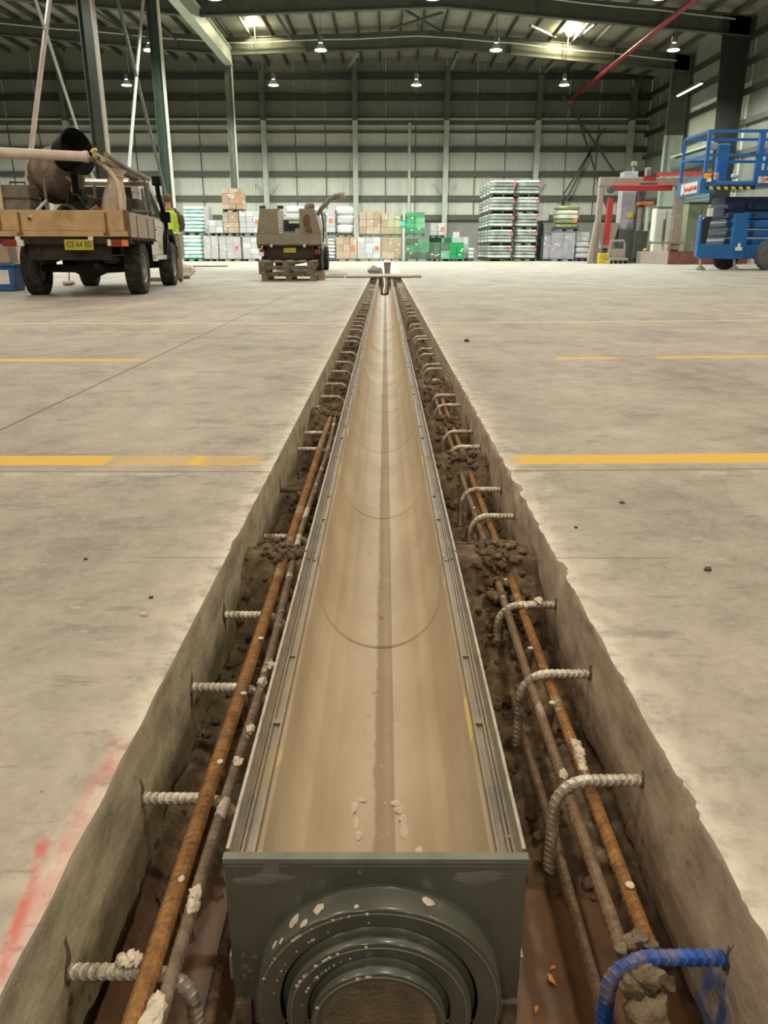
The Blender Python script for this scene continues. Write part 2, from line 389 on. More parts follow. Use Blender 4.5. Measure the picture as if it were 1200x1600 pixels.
# things
M['black'] = mat('black_plastic', (0.009, 0.009, 0.008), 0.75, var=0.3)
M['black'].node_tree.nodes['Principled BSDF'].inputs['Specular IOR Level'].default_value = 0.12
M['tyre'] = mat('tyre_rubber', (0.022, 0.020, 0.018), 0.85, var=0.35, scale=14, bump=0.3, dirt=(0.065, 0.055, 0.045), dirt_amt=0.6)
M['rim'] = mat('steel_rim', (0.30, 0.29, 0.27), 0.45, 0.6, var=0.2)
M['under'] = mat('dirty_underbody', (0.030, 0.022, 0.016), 0.85, var=0.5, scale=5)
M['whitebody'] = mat('white_paint', (0.80, 0.755, 0.69), 0.35, var=0.06, scale=4, coat=0.3, dirt=(0.42, 0.37, 0.31), dirt_amt=0.3)
M['traytan'] = mat('tan_tray_board', (0.46, 0.31, 0.155), 0.6, var=0.16, scale=3, dirt=(0.30, 0.19, 0.095), dirt_amt=0.35)
M['traygrey'] = mat('dusty_tray_side', (0.33, 0.28, 0.21), 0.6, var=0.15, scale=5)
M['brownstrap'] = mat('rusty_strap', (0.15, 0.075, 0.035), 0.7, var=0.3)
M['glass'] = mat('tinted_glass', (0.03, 0.035, 0.035), 0.08, 0.0, var=0.1)
M['glass_side'] = mat('pale_window_reflection', (0.10, 0.12, 0.11), 0.06, 0.0, var=0.1)
M['red_lens'] = mat('red_lens', (0.22, 0.03, 0.015), 0.25)
M['orange_lens'] = mat('orange_lens', (0.75, 0.20, 0.06), 0.3)
M['white_lens'] = mat('white_lens', (0.68, 0.65, 0.60), 0.3)
M['plate'] = mat('yellow_plate', (0.42, 0.36, 0.04), 0.5, var=0.1)
M['ink'] = mat('black_lettering', (0.035, 0.04, 0.01), 0.6)
M['pvc'] = mat('dusty_white_pvc', (0.56, 0.47, 0.41), 0.5, var=0.14, scale=8)
M['cream'] = mat('cream_pipe', (0.56, 0.45, 0.33), 0.5, var=0.15, scale=6)
M['mixer'] = mat('cement_crusted_drum', (0.21, 0.17, 0.125), 0.85, var=0.35, scale=7, bump=0.3, dirt=(0.12, 0.09, 0.06), dirt_amt=0.5)
M['mixer_dk'] = mat('mixer_shadowed_paint', (0.055, 0.048, 0.036), 0.8, var=0.4, scale=6)
M['rustdrum'] = mat('rusty_inside', (0.18, 0.075, 0.03), 0.85, var=0.35, scale=9, bump=0.3)
M['machine'] = mat('dusty_machine', (0.20, 0.175, 0.14), 0.7, var=0.3, scale=7)
M['dkclutter'] = mat('grimy_tool', (0.075, 0.058, 0.042), 0.8, var=0.5, scale=9)
M['bag'] = mat('cloudy_plastic', (0.50, 0.40, 0.32), 0.4, var=0.25, scale=8, coat=0.3)
M['whitebag'] = mat('white_bag', (0.76, 0.70, 0.68), 0.7, var=0.08, scale=6)
M['orangewood'] = mat('orange_timber', (0.50, 0.23, 0.085), 0.6, var=0.25, scale=8)
M['timber'] = mat('weathered_timber', (0.20, 0.16, 0.115), 0.8, var=0.4, scale=6)
M['timber2'] = mat('pale_timber', (0.40, 0.30, 0.19), 0.8, var=0.25, scale=6)
M['bluecrate'] = mat('blue_plastic', (0.035, 0.13, 0.33), 0.45, var=0.2, scale=5)
M['cardb'] = mat('cardboard_tan', (0.46, 0.35, 0.25), 0.75, var=0.12, scale=5)
M['vest'] = mat('hi_vis_yellow', (0.55, 0.88, 0.02), 0.7, var=0.12, scale=12)
M['vesttape'] = mat('reflective_tape', (0.62, 0.66, 0.48), 0.35, 0.3)
M['khaki'] = mat('khaki_trousers', (0.30, 0.25, 0.17), 0.85, var=0.2, scale=12)
M['shirt'] = mat('dark_sleeve', (0.12, 0.095, 0.07), 0.85, var=0.2)
M['skin'] = mat('skin', (0.45, 0.25, 0.17), 0.55, var=0.08)
M['hair'] = mat('brown_hair', (0.13, 0.075, 0.04), 0.7, var=0.3, scale=40)
M['ute2'] = mat('olive_grey_body', (0.25, 0.22, 0.165), 0.6, var=0.12, scale=4)
M['ute2dk'] = mat('olive_dark_body', (0.13, 0.10, 0.065), 0.65, var=0.25, scale=4)
# pallet goods
def film(name, col, var=0.25, rough=0.28, coat=0.6, s=3.0): return mat(name, col, rough, var=var, scale=s, coat=coat)
M['brown'] = film('brown_carton', (0.42, 0.31, 0.22), 0.10)
M['brown2'] = film('brown_carton_light', (0.50, 0.40, 0.31), 0.10)
M['white'] = film('white_carton', (0.62, 0.64, 0.65), 0.07)
M['white2'] = film('white_carton_grey', (0.50, 0.52, 0.54), 0.08)
M['silver'] = film('silver_wrapped_carton', (0.50, 0.49, 0.49), 0.12)
M['cyan'] = film('pale_cyan_bag', (0.44, 0.72, 0.68), 0.25, 0.35)
M['cyan2'] = film('white_cyan_bag', (0.76, 0.90, 0.86), 0.15, 0.35)
M['green'] = film('green_carton', (0.09, 0.27, 0.15), 0.3)
M['green2'] = film('green_carton_light', (0.19, 0.43, 0.27), 0.3)
M['bgreen'] = film('bright_green_carton', (0.01, 0.32, 0.09), 0.12)
M['dgreen'] = film('dark_green_wrapped', (0.085, 0.14, 0.10), 0.4)
M['teal'] = film('silver_green_bundle', (0.34, 0.40, 0.375), 0.4, 0.22, 0.8, 2.2)
M['teal2'] = film('white_green_bundle', (0.60, 0.66, 0.63), 0.25, 0.22, 0.8, 2.2)
M['olive'] = film('olive_sack', (0.22, 0.25, 0.11), 0.3)
M['olive2'] = film('pale_sack', (0.62, 0.64, 0.54), 0.15)
M['lilac'] = film('lilac_grey_wrap', (0.37, 0.36, 0.40), 0.2)
M['stick_o'] = mat('orange_sticker', (0.90, 0.20, 0.05), 0.6)
M['stick_p'] = mat('pink_sticker', (0.80, 0.12, 0.22), 0.6)
M['stick_w'] = mat('white_sticker', (0.85, 0.85, 0.82), 0.6)
M['pal_b'] = mat('blue_pallet', (0.06, 0.11, 0.19), 0.7, var=0.3)
M['pal_t'] = mat('dark_timber_pallet', (0.085, 0.085, 0.075), 0.8, var=0.4)
M['pal_c'] = mat('teal_pallet', (0.03, 0.17, 0.16), 0.7, var=0.3)
# right-hand side
M['liftblue'] = mat('lift_blue', (0.014, 0.130, 0.40), 0.42, var=0.12, scale=2, coat=0.2)
M['liftdk'] = mat('lift_dark_blue', (0.012, 0.035, 0.10), 0.5, var=0.2)
M['signwhite'] = mat('white_sign', (0.74, 0.68, 0.66), 0.5, var=0.04)
M['signred'] = mat('red_sign_ink', (0.62, 0.12, 0.08), 0.5, var=0.15)
M['hazy'] = mat('hazard_yellow', (0.72, 0.52, 0.10), 0.5, var=0.1)
M['hazk'] = mat('hazard_black', (0.02, 0.025, 0.025), 0.5)
M['amber'] = mat('amber_beacon', (0.88, 0.38, 0.01), 0.35)
M['gantry'] = mat('beige_grey_gantry', (0.33, 0.28, 0.23), 0.6, var=0.12)
M['redarm'] = mat('red_arm', (0.42, 0.030, 0.035), 0.5, var=0.15)
M['tower'] = mat('lilac_grey_tower', (0.34, 0.34, 0.37), 0.5, var=0.1)
M['darkgrey'] = mat('dark_grey_machine', (0.075, 0.08, 0.075), 0.6, var=0.3)
M['cabwhite'] = mat('white_cabinet', (0.72, 0.72, 0.64), 0.5, var=0.05)
M['cabgreen'] = mat('sage_green_cabinet', (0.24, 0.28, 0.18), 0.5, var=0.06)
M['redbrown'] = mat('red_brown_deck', (0.20, 0.075, 0.05), 0.7, var=0.25)
M['shutter'] = mat('blue_grey_shutter', (0.20, 0.29, 0.30), 0.45, 0.3, var=0.08)
M['yellow'] = mat('yellow_tag', (0.75, 0.58, 0.05), 0.5)
M['concwall'] = M['dado']
# ================================================================== floor with the saw-cut slot
XL, XR = -0.385, 0.412          # slot edges
CX, CHW = -0.0115, 0.188        # channel centre and half width
Y0, YEND = 0.761, 20.9          # channel front, slot end
SLAB = 0.235
ys = []
y = 0.2
while y < YEND:
    ys.append(y); y += 0.011 if y < 2.6 else 0.025 if y < 6 else 0.08 if y < 12 else 0.3
ys.append(YEND)
def edge_x(side, y):
    s = -1 if side < 0 else 1
    base = XL if side < 0 else XR
    rough = 0.0011 if side < 0 else 0.0045
    if side > 0 and 2.1 < y < 4.6: rough = 0.008
    d = rough * (0.5 * nz(y * 7, side * 5) + 0.9 * nz(y * 19, side * 3) + 0.9 * nz(y * 47, side))
    d += (0.004 if side < 0 else 0.012) * max(0, nz(y * 6.3, side * 9) - 0.3) * 3
    if side > 0: d += 0.004 * nz(y * 90, 2) + 0.003 * nz(y * 150, 5)
    return base + s * (abs(d) * 0.6 + d * 0.4)
def build_slab(side):
    mb = MB(); s = -1 if side < 0 else 1; far = s * 60
    zr = [-0.0, -0.006, -0.016, -0.035, -0.06, -0.09, -0.12, -0.15, -0.18, -0.205, -SLAB]
    rows = []
    for y in ys:
        ex = edge_x(side, y); row = []
        for j, z in enumerate(zr):
            chip = max(0, nz(y * 11, side * 7, 3) * 0.5 + 0.25) * (0.010 if side > 0 else 0.006)
            if side > 0 and 2.0 < y < 4.6: chip *= 2.2
            x = ex
            base = XL if side < 0 else XR
            k = smooth01(-z / 0.035)
            x = (ex + s * chip * (1 - min(1, -z / 0.018))) * (1 - k) + base * k
            if z < -0.01: x += s * 0.003 * nz(y * 13, z * 25, side) + s * 0.0014 * nz(y * 60, z * 90, side)
            if z < -0.13: x += s * (0.016 * max(0, nz(y * 8, z * 14, side * 2 + 7)) + 0.006 * nz(y * 40, z * 60)) * smooth01((-z - 0.12) / 0.07)
            row.append((x, y, z + (0.0025 * nz(y * 30, side) if j == 1 else 0)))
        rows.append(row)
    n = len(zr)
    vs = [v for r in rows for v in r]; fs = []; 
    for i in range(len(rows) - 1):
        for j in range(n - 1):
            a = i * n + j; q = (a, a + 1, a + n + 1, a + n)
            fs.append(q if side < 0 else q[::-1])
    mb.add(vs, fs, 1)
    # top skin: slim strip by the edge, then out to the wall
    k = len(mb.v); m = len(rows)
    tv = [];
    for i, y in enumerate(ys):
        tv += [rows[i][0], ((XL if side < 0 else XR) + s * 0.09, y, 0), (far, y, 0)]
    tf = []
    for i in range(m - 1):
        for j in range(2):
            a = i * 3 + j; q = (a, a + 3, a + 4, a + 1)
            tf.append(q if side < 0 else q[::-1])
    mb.add(tv, tf, 0)
    # underside lip so the slab has thickness over the undercut soil
    bv = []
    for i, y in enumerate(ys): bv += [rows[i][-1], ((XL if side < 0 else XR) + s * 0.25, y, -SLAB)]
    bf = [];
    for i in range(m - 1):
        a = i * 2; q = (a, a + 1, a + 3, a + 2); bf.append(q if side < 0 else q[::-1])
    mb.add(bv, bf, 1)
    return mb
fl = build_slab(-1).build('floor', [M['floor'], M['cut_l']], smooth=True, angle=40); struct(fl, 'bare concrete slab on the left of the drain trench')
fr = build_slab(1).build('floor', [M['floor'], M['cut_r']], smooth=True, angle=40); struct(fr, 'bare concrete slab on the right of the drain trench')
mb = MB()
mb.add([(-60, YEND, 0), (60, YEND, 0), (60, 64, 0), (-60, 64, 0)], [(0, 1, 2, 3)], 0)
mb.add([(XL, YEND, 0), (XR, YEND, 0), (XR, YEND, -0.4), (XL, YEND, -0.4)], [(3, 2, 1, 0)], 1)
mb.add([(-60, -14, 0), (60, -14, 0), (60, 0.2, 0), (-60, 0.2, 0)], [(0, 1, 2, 3)], 0)
struct(mb.build('floor', [M['floor'], M['cut_r']]), 'concrete floor of the hall beyond and behind the trench')

# ================================================================== soil in the trench
LMUD = [1.99, 2.62, 3.93, 4.95]; RMUD = [1.78, 1.98, 2.15, 3.0, 3.78, 4.75]
def soil_z(side, x, y):
    d = abs(x - CX) - CHW
    if side < 0:
        base = -0.318 + 0.055 * smooth01((y - 0.82) / 0.28) + 0.03 * smooth01((y - 2.5) / 2)
        muds = [(1.98, 0.17, 0.185), (2.55, 0.20, 0.03), (2.95, 0.20, 0.09), (3.93, 0.26, 0.18), (4.95, 0.25, 0.10), (6.2, 0.5, 0.05), (9, 1.0, 0.02)]
    else:
        base = -0.320 + 0.052 * smooth01((y - 0.86) / 0.24) + 0.03 * smooth01((y - 2.5) / 2)
        muds = [(1.62, 0.22, 0.04), (1.98, 0.19, 0.20), (2.42, 0.2, 0.05), (3.0, 0.20, 0.18), (3.78, 0.24, 0.15), (4.75, 0.34, 0.18), (6.4, 0.5, 0.05), (9, 1.0, 0.02), (18, 2.0, 0.08)]
    z = base
    for m, wd, h in muds: z += h * math.exp(-((y - m) / wd) ** 2)
    k = smooth01((y - 0.78) / 0.3)
    if side < 0: k = max(k, 0.5 * smooth01((-x - 0.30) / 0.05))
    z += k * (0.030 * nz(x * 14, y * 9, side) + 0.018 * nz(x * 35, y * 30, side + 4) + 0.010 * nz(x * 90, y * 80, side))
    z += 0.004 * nz(x * 20, y * 20, 3)
    return min(z, -0.075)
for side in (-1, 1):
    x0, x1 = (-0.62, -0.190) if side < 0 else (0.168, 0.66)
    gy = []; y = 0.2
    while y < YEND: gy.append(y); y += 0.0095 if y < 2.6 else 0.02 if y < 6 else 0.06 if y < 12 else 0.2
    gy.append(YEND)
    nx = 40; vs = []; fs = []
    for y in gy:
        for i in range(nx):
            x = x0 + (x1 - x0) * i / (nx - 1); vs.append((x, y, soil_z(side, x, y)))
    for j in range(len(gy) - 1):
        for i in range(nx - 1): a = j * nx + i; fs.append((a, a + 1, a + nx + 1, a + nx))
    o = MB().add(vs, fs).build('trench_soil', M['soil'], smooth=True, angle=180)
    tag(o, 'loose brown excavated soil in the %s gap beside the channel' % ('left' if side < 0 else 'right'), 'soil', kind='stuff')
    cl = MB()
    for k in range(430):
        y = 0.95 + 7.5 * random.random() ** 1.7; x = random.uniform(XL + 0.01, CX - CHW - 0.02) if side < 0 else random.uniform(CX + CHW + 0.02, XR - 0.01)
        if abs(y - 1.0) < 0.25 and random.random() < 0.7: continue
        r = random.uniform(0.004, 0.013) * (1.4 if random.random() < 0.1 else 1)
        cl.blob((x, y, soil_z(side, x, y) + r * 0.4), (r, r * 1.1, r * 0.8), seed=k * 1.3, amp=0.6, n=5)
    o = cl.build('soil_clods', M['clod'], smooth=True, angle=50)
    tag(o, 'crumbs and clods of earth lying on the %s soil' % ('left' if side < 0 else 'right'), 'soil', kind='stuff')
# bedding under the channel and the wet mud at its front
mb = MB(); vs = []; fs = []; nx = 44; ny = 46
for j in range(ny):
    for i in range(nx):
        x = -0.40 + 0.82 * i / (nx - 1); y = 0.30 + 0.80 * j / (ny - 1)
        vs.append((x, y, -0.288 - 0.010 * smooth01((abs(x) - 0.25) / 0.1) + 0.006 * nz(x * 9, y * 9) + 0.003 * nz(x * 30, y * 30)))
for j in range(ny - 1):
    for i in range(nx - 1): a = j * nx + i; fs.append((a, a + 1, a + nx + 1, a + nx))
tag(mb.add(vs, fs).build('wet_mud', M['mud'], smooth=True, angle=180), 'smooth reddish brown wet mud at the front of the trench', 'mud', kind='stuff')

# ================================================================== hall: walls
YB, XW = 62.5, 19.3
def zw(v): return onY(600, v, YB).z
GZ = [zw(v) for v in (340, 310, 272, 234, 207, 191, 153, 120)]
ZSPLIT = GZ[5]
def roofz(X):      # underside of the rafters
    pts = [(-60, 11.0), (-38, 12.2), (-24, 13.2), (-9.75, 12.1), (3, 12.5), (19.4, 11.05)]
    for (a, za), (b, zb) in zip(pts, pts[1:]):
        if X <= b: return za + (zb - za) * (X - a) / (b - a)
    return 11.05
def sheet(wd, z0, z1, pitch=0.213):
    """vertical ribbed cladding sheet facing -Y, origin at its left edge"""
    n = max(1, round(wd / pitch)); p = wd / n; d = 0.035; pr = []
    for i in range(n): pr += [(i * p, 0), (i * p + p * 0.55, 0), (i * p + p * 0.65, -d), (i * p + p * 0.9, -d)]
    pr.append((wd, 0)); mb = MB(); m = len(pr)
    mb.add([(x, y, z0) for x, y in pr] + [(x, y, z1) for x, y in pr], [(i, i + 1, m + i + 1, m + i) for i in range(m - 1)])
    return mb
wb = MB().b(-60, 20.5, YB + 0.02, YB + 0.3, 0, GZ[0]).build('wall_back', M['dado']); struct(wb, 'back wall with a precast concrete dado and ribbed steel cladding')
COLX = [-30.0, -23.2, -16.1, -8.85, -2.2, 4.45, 11.1, 17.9]
allx = [-46, -37] + COLX + [19.3]
mesh_cache = {}
for a, b in zip(allx, allx[1:]):
    nsh = 3 if b - a > 3 else 1
    wd = (b - a) / nsh
    for i in range(nsh):
        x = a + i * wd
        key = (round(wd, 3), 'lo')
        if key not in mesh_cache:
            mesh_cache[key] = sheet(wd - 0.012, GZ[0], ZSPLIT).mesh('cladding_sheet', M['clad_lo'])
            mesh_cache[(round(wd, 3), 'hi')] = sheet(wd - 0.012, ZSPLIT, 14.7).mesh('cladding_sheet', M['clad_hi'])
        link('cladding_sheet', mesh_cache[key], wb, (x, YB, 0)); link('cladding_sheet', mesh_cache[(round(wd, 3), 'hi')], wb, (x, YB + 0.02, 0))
        if i: MB().b(x - 0.03, x + 0.03, YB - 0.10, YB - 0.03, GZ[0], ZSPLIT).build('bridging_strip', M['steel_md'], wb)
for z in GZ:
    thin = z == GZ[4]; hh = 0.07 if thin else 0.19  # girts drawn deeper and darker to include their shadow band
    up = z > ZSPLIT + 0.1
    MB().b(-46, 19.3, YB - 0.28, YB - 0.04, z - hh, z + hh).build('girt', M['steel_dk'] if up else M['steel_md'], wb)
MB().b(-46, 19.3, YB - 0.36, YB - 0.28, ZSPLIT + 0.10, ZSPLIT + 0.22).build('girt', M['steel_lt'], wb)
def icol(x, y, z0, z1, wd, dp, m, parent=None, name='column'):
    mb = MB(); t = 0.03
    mb.b(x - wd / 2, x + wd / 2, y - dp / 2, y - dp / 2 + t, z0, z1).b(x - wd / 2, x + wd / 2, y + dp / 2 - t, y + dp / 2, z0, z1).b(x - t / 2, x + t / 2, y - dp / 2 + t, y + dp / 2 - t, z0, z1)
    return mb.build(name, m, parent)
for x in COLX:
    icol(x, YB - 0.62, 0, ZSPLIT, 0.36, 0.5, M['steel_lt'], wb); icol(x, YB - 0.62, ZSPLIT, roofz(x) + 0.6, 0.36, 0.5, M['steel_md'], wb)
    for s in (-1, 1):
        if x in (-8.85, 4.45, 11.1): MB().bar((x, YB - 0.85, 4.5), (x + s * 0.9, YB - 0.2, 5.3), 0.06, 0.06).build('knee_brace', M['steel_lt'], wb)
# cross bracing at the right end, white conduit in the middle
for a, b in (((879, 150), (960, 268)), ((945, 200), (872, 318)), ((905, 190), (950, 330)), ((925, 230), (872, 340))):
    MB().bar(onY(*a, YB - 0.95), onY(*b, YB - 0.95), 0.12, 0.12).build('brace_rod', M['steel_md'], wb)
p0, p1 = onY(640, 192, YB - 0.9), onY(640, 332, YB - 0.9)
MB().tube([(p0.x, p0.y, p1.z), (p0.x, p0.y, p0.z)], 0.10, 8).build('downpipe', M['white_pipe'], wb, smooth=True)
for v0, v1, u in ((375, 271, 153), (300, 271, 305)): pass
# right-hand wall
wl = MB().b(-46.3, -46, -14, YB, 0, 13.6).build('wall_left', M['clad_hi']); struct(wl, 'far left side wall of the hall')
wr = MB().b(XW + 0.02, XW + 0.3, -14, YB, 0, 2.4).build('wall_right', M['dado']); struct(wr, 'right side wall with concrete dado, ribbed cladding and roller shutter')
FR = [54.4 - 8.4 * i for i in range(8)]      # portal frames
yy = YB
step = 2.1
while yy > 20:
    wd = min(step, yy - 20)
    bright = 46.4 < yy - wd / 2 < 54  # bay under a lamp: its sheets are painted lighter
    for z0, z1, mm in ((2.4, ZSPLIT - 0.4, M['clad_mid'] if not bright else M['clad_lit']), (ZSPLIT - 0.4, 12.4, M['clad_hi'] if not bright else M['clad_mid'])):
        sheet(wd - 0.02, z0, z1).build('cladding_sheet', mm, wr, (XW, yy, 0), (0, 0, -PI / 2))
    yy -= wd
for z in (2.4, 4.0, 5.6, 7.1, 8.6, 10.0, 11.2):
    MB().b(XW - 0.26, XW - 0.05, 20, YB - 0.05, z - 0.13, z + 0.13).build('girt', M['steel_md'] if z < 8 else M['steel_dk'], wr)
for i, fy in enumerate(FR[:5]):
    m1 = M['steel_lt'] if i == 0 else M['steel_dk']  # shade painted in: nearer columns stand unlit, so they get dark steel
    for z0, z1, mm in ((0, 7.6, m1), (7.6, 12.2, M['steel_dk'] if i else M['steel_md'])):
        mb = MB(); xa0 = 18.35 - 0.055 * z0; xa1 = 18.35 - 0.055 * z1
        if i == 0: xa0 = xa1 = 17.95
        mb.add([(xa0, fy - 0.02, z0), (XW - 0.3, fy - 0.02, z0), (XW - 0.3, fy - 0.02, z1), (xa1, fy - 0.02, z1), (xa0, fy + 0.02, z0), (XW - 0.3, fy + 0.02, z0), (XW - 0.3, fy + 0.02, z1), (xa1, fy + 0.02, z1)],
               [(0, 1, 2, 3), (7, 6, 5, 4), (0, 3, 7, 4), (1, 5, 6, 2), (3, 2, 6, 7), (0, 4, 5, 1)])
        mb.bar((xa0, fy, z0), (xa1, fy, z1), 0.06, 0.34); mb.b(XW - 0.32, XW - 0.27, fy - 0.17, fy + 0.17, z0, z1)
        mb.build('portal_column', mm, wr)
# roller shutter between the last two frames
rsd = MB()
for k in range(26): rsd.b(XW - 0.42, XW - 0.36, 46.9, 53.3, 0.2 * k, 0.2 * k + 0.18)
rsd.build('roller_shutter', M['shutter'], wr)
MB().tube([(XW - 0.75, 46.7, 5.75), (XW - 0.75, 53.5, 5.75)], 0.42, 16).build('shutter_drum', M['shutter'], wr, smooth=True)
MB().b(XW - 1.2, XW - 0.4, 46.7, 53.5, 6.17, 6.25).build('drum_cover', M['white_pipe'], wr)
for y in (46.75, 53.45): MB().b(XW - 0.5, XW - 0.34, y - 0.1, y + 0.1, 0, 6.2).build('shutter_guide', M['steel_lt'], wr)
# batten light high on the right wall
a, b = onX(1059, 148, XW - 1.0), onX(1097, 128, XW - 1.0)
mb = MB().bar(a, b, 0.22, 0.10)
bt = mb.build('batten_light', M['lamphouse']); tag(bt, 'long fluorescent batten light mounted high on the right wall', 'light')
MB().bar(a + Vector((-0.02, 0, -0.09)), b + Vector((-0.02, 0, -0.09)), 0.12, 0.06).build('tube', emit('fluorescent_tube', (0.85, 0.95, 0.95), 1.8), bt)
MB().bar(a + Vector((0, 0.5, 0)), Vector((XW - 0.27, a.y + 0.5, a.z)), 0.05, 0.05).build('bracket', M['steel_md'], bt)

# ================================================================== hall: roof
RD = 0.95
dk = MB(); xs = [-60, -38, -24, -9.75, 3, 20.5]
for a, b in zip(xs, xs[1:]):
    za, zb = roofz(a) + RD + 0.32, roofz(b) + RD + 0.32
    dk.add([(a, -14, za), (b, -14, zb), (b, YB + 0.3, zb), (a, YB + 0.3, za)], [(0, 3, 2, 1)])
cl = dk.build('ceiling', M['roof']); struct(cl, 'sheeted steel roof over portal frames and purlins')
for fy in FR[:6]:
    for a, b in zip(xs, xs[1:]):
        a = max(a, -45); 
        if b <= a: continue
        za, zb = roofz(a), roofz(b); mb = MB()
        mb.prism([(a, za), (b, zb), (b, zb + RD), (a, za + RD)], fy - 0.02, fy + 0.02, 'y')
        mb.prism([(a, za), (b, zb), (b, zb + 0.05), (a, za + 0.05)], fy - 0.17, fy + 0.17, 'y'); mb.prism([(a, za + RD - 0.05), (b, zb + RD - 0.05), (b, zb + RD), (a, za + RD)], fy - 0.17, fy + 0.17, 'y')
        x = a + 1.6
        while x < b - 0.5:
            z = roofz(x); mb.b(x - 0.015, x + 0.015, fy - 0.16, fy, z + 0.04, z + RD); x += 3.2
        mb.build('rafter', M['steel_md'], cl)
x = -40
while x < 19:
    z = roofz(x) + RD
    mb = MB(); mb.b(x - 0.04, x + 0.04, 10, YB, z, z + 0.25).b(x - 0.04, x + 0.10, 10, YB, z + 0.22, z + 0.25)
    mb.build('purlin', M['purlin'], cl); x += 1.32
for a, b in (((620, 8), (690, 50)), ((690, 20), (610, 45)), ((828, 40), (868, 58)), ((930, 38), (905, 58)), ((430, 20), (455, 62)), ((215, 10), (275, 62)), ((130, 5), (210, 60)), ((560, 82), (545, 104)), ((716, 82), (705, 108)), ((868, 95), (852, 112))):
    pa, pb = onY(*a, 47.5), onY(*b, 54.0)
    MB().bar(pa, pb, 0.12, 0.12).build('roof_brace', M['steel_md'], cl)
# fly wires / conduit below the rafters
for fy, dz in ((53.9, 0.55), (45.6, 0.75)):
    MB().tube([(x, fy, roofz(x) + dz + 0.03 * math.sin(x)) for x in range(-40, 20, 2)], 0.035, 6).build('conduit', M['white_pipe'], cl)
# valley columns with longitudinal transfer beam and bracing
VX = -9.75
for fy, m1, m2 in ((29.2, M['steel_dk'], M['traygrey']), (37.6, M['teal_steel'], M['white_pipe']), (54.4, M['steel_md'], M['steel_lt'])):
    mb = MB(); z1 = roofz(VX) + 0.05
    mb.b(VX - 0.30, VX + 0.12, fy - 0.02, fy + 0.02, 0, z1, 0).b(VX - 0.32, VX - 0.28, fy - 0.17, fy + 0.17, 0, z1, 0).b(VX + 0.12, VX + 0.17, fy - 0.17, fy + 0.17, 0, z1, 1)
    mb.b(VX - 0.4, VX + 0.25, fy - 0.25, fy + 0.25, 0, 0.03, 0)
    o = mb.build('column', [m1, m2]); struct(o, 'steel valley column with a pale flange, %s of the three from the camera' % ONES[1 + [29.2, 37.6, 54.4].index(fy)])
mb = MB(); zt = roofz(VX)
mb.b(VX - 0.25, VX + 0.25, 12, 54.4, zt - 0.55, zt - 0.50).b(VX - 0.25, VX + 0.25, 12, 54.4, zt + 0.35, zt + 0.4).b(VX + 0.1, VX + 0.14, 12, 54.4, zt - 0.5, zt + 0.35)
y = 14
while y < 54: mb.bar((VX, y, zt - 0.5), (VX, y + 1.4, zt + 0.35), 0.08, 0.08); y += 2.8
mb.build('valley_beam', M['steel_lt'], cl)
for (a, b, m, r) in (((77, 0), (50, 217), 'pink_steel', 0.075), ((55, 0), (127, 222), 'steel_lt', 0.045), ((183, 0), (243, 240), 'steel_md', 0.065), ((223, 0), (203, 240), 'white_pipe', 0.06)):
    pa, pb = onX(*a, VX), onX(*b, VX); d = pb - pa; pb = pa + d * (pa.z - 0.4) / max(0.1, (pa.z - pb.z)) if pa.z - pb.z > 0.1 else pb
    MB().tube([pa - d * 0.1, pb], r, 8).build('brace_tube', M[m], cl, smooth=True)
rp = MB().tube([(13.4, 12, 10.95), (13.4, YB - 0.3, 10.95)], 0.12, 10).build('sprinkler_pipe', M['redpipe'], smooth=True)
tag(rp, 'long red sprinkler pipe running under the roof on the right', 'pipe')
for y in (20.8, 37.6, 54.4): MB().bar((13.4, y, 10.95), (13.4, y, roofz(13.4) + 0.3), 0.03, 0.03).build('hanger', M['steel_md'], rp)

# ================================================================== lamps
def lamp_mesh():
    hb = MB().lathe([(0.10, 0.62), (0.13, 0.58), (0.13, 0.36), (0.09, 0.33)], 16, caps=True)
    hb.tube([(0, 0, 0.62), (0, 0, 0.95)], 0.02, 6)
    rf = MB().lathe([(0.085, 0.30), (0.12, 0.27), (0.22, 0.14), (0.29, 0.0), (0.285, 0.0), (0.21, 0.13), (0.10, 0.26)], 24)
    ln = MB().lathe([(0.0001, 0.018), (0.27, 0.018), (0.28, 0.03), (0.0001, 0.03)], 24)
    nk = MB().lathe([(0.085, 0.30), (0.085, 0.36)], 12, caps=True)
    return hb.mesh('housing', M['lamphouse'], True), rf.mesh('reflector', M['white_pipe'], True), ln.mesh('lens', M['lampglow']), nk.mesh('neck', M['lampneck'])
LM = lamp_mesh()
lights = {}
def spot(col, watt, ang, blend, size):
    k = (col, watt, ang)
    if k not in lights:
        l = bpy.data.lights.new('lamp_beam', 'SPOT'); l.color = col; l.energy = watt; l.spot_size = math.radians(ang); l.spot_blend = blend; l.shadow_soft_size = size; lights[k] = l
    return lights[k]
RN = ['back', 'second', 'third', 'fourth', 'fifth', 'sixth', 'seventh', 'eighth']
